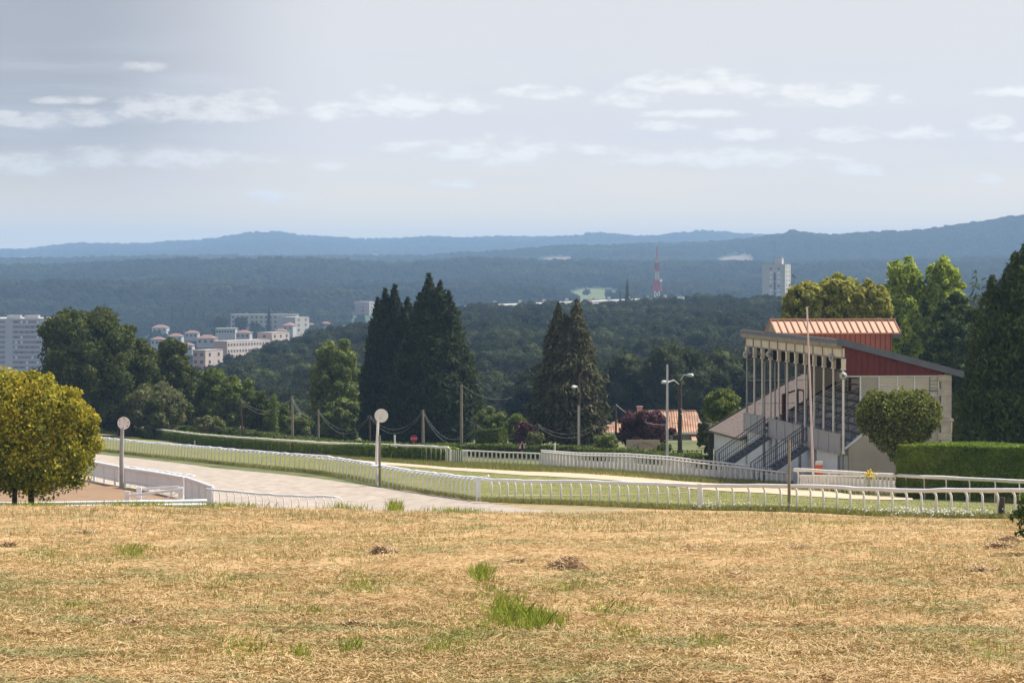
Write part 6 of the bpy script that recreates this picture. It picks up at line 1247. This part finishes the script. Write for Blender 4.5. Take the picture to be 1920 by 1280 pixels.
# old hay heaps, each its own
def heap(px, py, w, h, lab, n=900, mt='hay'):
    Yc = float(np.interp(py, [955, 970, 985, 1000, 1022, 1070, 1154, 1280], [121, 113, 107.5, 100, 90, 75, 62, 50])); x = (px - 960) / F * Yc; z = float(fieldz(np.array([x]), np.array([Yc]))[0])
    u = rng.uniform(-1, 1, n * 2); v = rng.uniform(-1, 1, n * 2); r2_ = u*u + v*v; kp = r2_ < 1; u, v, r2_ = u[kp][:n], v[kp][:n], r2_[kp][:n]
    hh = h * (1 - r2_) ** 0.8 * (0.6 + 0.8 * vnoise(u * 2.2, v * 2.2, int(px))); X = u * w; Y = v * w * 0.8; a = rng.uniform(0, 6.28, len(u)); l = rng.uniform(0.06, 0.22, len(u)); D = np.stack([np.cos(a), np.sin(a), rng.normal(0, 0.28, len(u)) - 0.1], 1) * l[:, None]; T = np.stack([-np.sin(a), np.cos(a), rng.normal(0, .6, len(u))], 1) * 0.008
    c = np.stack([X, Y, hh * rng.uniform(0.6, 1.05, len(u))], 1); V = np.stack([c - D - T, c - D + T, c + D + T, c + D - T], 1).reshape(-1, 3); Fc = np.arange(len(V)).reshape(-1, 4)
    nu = 14; gx, gy = np.meshgrid(np.linspace(-1, 1, nu), np.linspace(-1, 1, nu)); rq = gx**2 + gy**2; hz = h * 0.85 * np.clip(1 - rq, 0, 1) ** 0.8 * (0.6 + 0.8 * vnoise(gx * 2.2, gy * 2.2, int(px))) - 0.06 * (rq > 0.9)
    V2 = np.stack([gx * w, gy * w * 0.8, hz], -1).reshape(-1, 3); Fc = np.vstack([Fc, grid_faces(nu, nu) + len(V)])
    o = npmesh('hay_heap', np.vstack([V, V2]), Fc, M[mt], loc=(x, Yc, z)); tag(o, lab, 'hay heap', 'old hay heaps in the field')
for a in [(720, 1052, 0.36, 0.22, 'brown hay heap left of the green grass streak'), (1060, 1076, 0.42, 0.26, 'biggest brown hay heap right of the green grass streak'), (1310, 1045, 0.42, 0.12, 'flat wide hay heap below the white post in the rail'), (1895, 1024, 0.30, 0.2, 'dark hay heap under the glossy bush at the right edge'), (1875, 1038, 0.36, 0.12, 'flat hay heap just in front of the dark one at the right edge'), (12, 1034, 0.22, 0.09, 'small dark hay heap at the left edge'), (1845, 1080, 0.3, 0.09, 'low hay heap some way below the glossy bush'), (662, 1188, 0.24, 0.07, 'tiny flat hay heap left of the lower green tufts'), (968, 1065, 0.1, 0.07, 'tiny brown hay lump left of the biggest heap'), (245, 1182, 0.4, 0.07, 'thin spread of brown hay low on the left'), (160, 1006, 0.3, 0.07, 'thin hay heap near the left crest'), (1385, 1095, 0.16, 0.07, 'small brown hay lump right of centre'), (1500, 1045, 0.3, 0.06, 'faint hay ridge right of the flat wide heap')]: heap(*a, n=550 if a[2] > 0.33 else 280)
# turf, verges
def band(n, pxs, Y0, Y1): px = rng.uniform(pxs[0], pxs[-1], n); t = rng.random(n); a = np.interp(px, pxs, Y0); b_ = np.interp(px, pxs, Y1); Y = a + (b_ - a) * t; return (px - 960) / F * Y, Y
X, Y = band(36000, allp, np.interp(allp, rlp, rly) - 1.4, np.interp(allp, rlp, rly) + 0.9)
blades('rail_verge_grass', X, Y, G(X, Y), 0.22, 0.03, 0.6, True, M['drygreen'], 'rough uncut grass along the foot of the running rails', 'grass')
X, Y = band(40000, allp, np.interp(allp, rlp, rly), nearY)
blades('turf_grass', X, Y, G(X, Y), 0.05, 0.022, 0.8, True, M['turfblade'], 'short green turf blades of the racing track', 'grass')
hp = np.array([120, 330, 600, 745, 850, 1018, 1300, 1477]); hy = np.array([424, 364, 292, 266, 247, 232, 210, 200.0])
X, Y = band(30000, hp, np.interp(hp, fp, fy_) + 0.4, hy + 0.6)
blades('hedge_verge_grass', X, Y, G(X, Y), 0.24, 0.035, 0.6, True, M['drygreen'], 'grass strip between the sand path and the hedge and fences', 'grass')
X, Y = band(5000, [1480, 1600, 1715, 2000], [186, 179.5, 174.0, 164], [192, 190, 176, 166.2][:4])
blades('stand_verge_grass', X, Y - 1.2, G(X, Y - 1.2), 0.2, 0.03, 0.6, True, M['drygreen'], 'dry grass at the foot of the right-hand fence and big hedge', 'grass')
# white yarrow in front of the right rail
n = 420; px = np.concatenate([rng.normal(1750, 60, 260), rng.normal(1330, 14, 60), rng.uniform(1250, 1900, 100)]); Y = np.interp(px, [1200, 1300, 1500, 1750, 1920], [149, 144, 137, 127.5, 121.5]) + rng.uniform(-1.2, 1.0, n); X = (px - 960) / F * Y; Z = G(X, Y) + rng.uniform(0.15, 0.42, n)
fm_ = mat('yarrow_white', [(0.7, 0.7, 0.62), (0.8, 0.8, 0.74)], 1)
Q = np.stack([X, Y, Z], 1); Q = np.repeat(Q, 4, 0) + rng.normal(0, 0.02, (4 * n, 3)); V, Fc = leaf_quads(Q, np.tile([0.0, -0.4, 1.0], (4 * n, 1)), 0.05, 0.9); tag(npmesh('yarrow_flowers', V, Fc, fm_), 'white yarrow flower heads along the right running rail', 'flowers', kind='stuff')
b = onG(1630, 173); t = thing('yellow_flower', 'single clump of yellow flowers before the white pickets', 'flower', b)
Q = rng.normal(0, 1, (90, 3)) * np.array([0.16, 0.1, 0.12]) + np.array([0, 0, 1.15]); V, Fc = leaf_quads(Q, np.tile([0.0, -1, 0.5], (90, 1)), 0.09, 0.9); npmesh('blossom', V, Fc, mat('yellow_petals', [(0.75, 0.5, 0.03), (0.8, 0.6, 0.05)], 1), t)
m = MB()
for k in range(5): m.tube([(0, 0, 0), (0.05 * (k - 2), 0, 0.6), (0.07 * (k - 2), 0, 1.15)], 0.012, 5)
m.build('stem', M['green'], t, world=False)

# ================================================================== THE AIR
hz_m = bpy.data.materials.new('haze_air'); hz_m.use_nodes = True; nt = hz_m.node_tree; nt.nodes.clear(); out = nt.nodes.new('ShaderNodeOutputMaterial'); pv = nt.nodes.new('ShaderNodeVolumePrincipled')
pv.inputs['Color'].default_value = (0.43, 0.675, 1.0, 1); pv.inputs['Density'].default_value = 1.08e-4; pv.inputs['Anisotropy'].default_value = 0.1; nt.links.new(pv.outputs[0], out.inputs['Volume'])
zl = float(ZALL.min()) - 1.5; zh = float(max(ZALL.max() + 30, 120))
h = MB().box(-4450, 4450, -60, 14600, zl, zh).build('haze', hz_m); tag(h, 'pale blue summer haze', 'haze', kind='stuff')
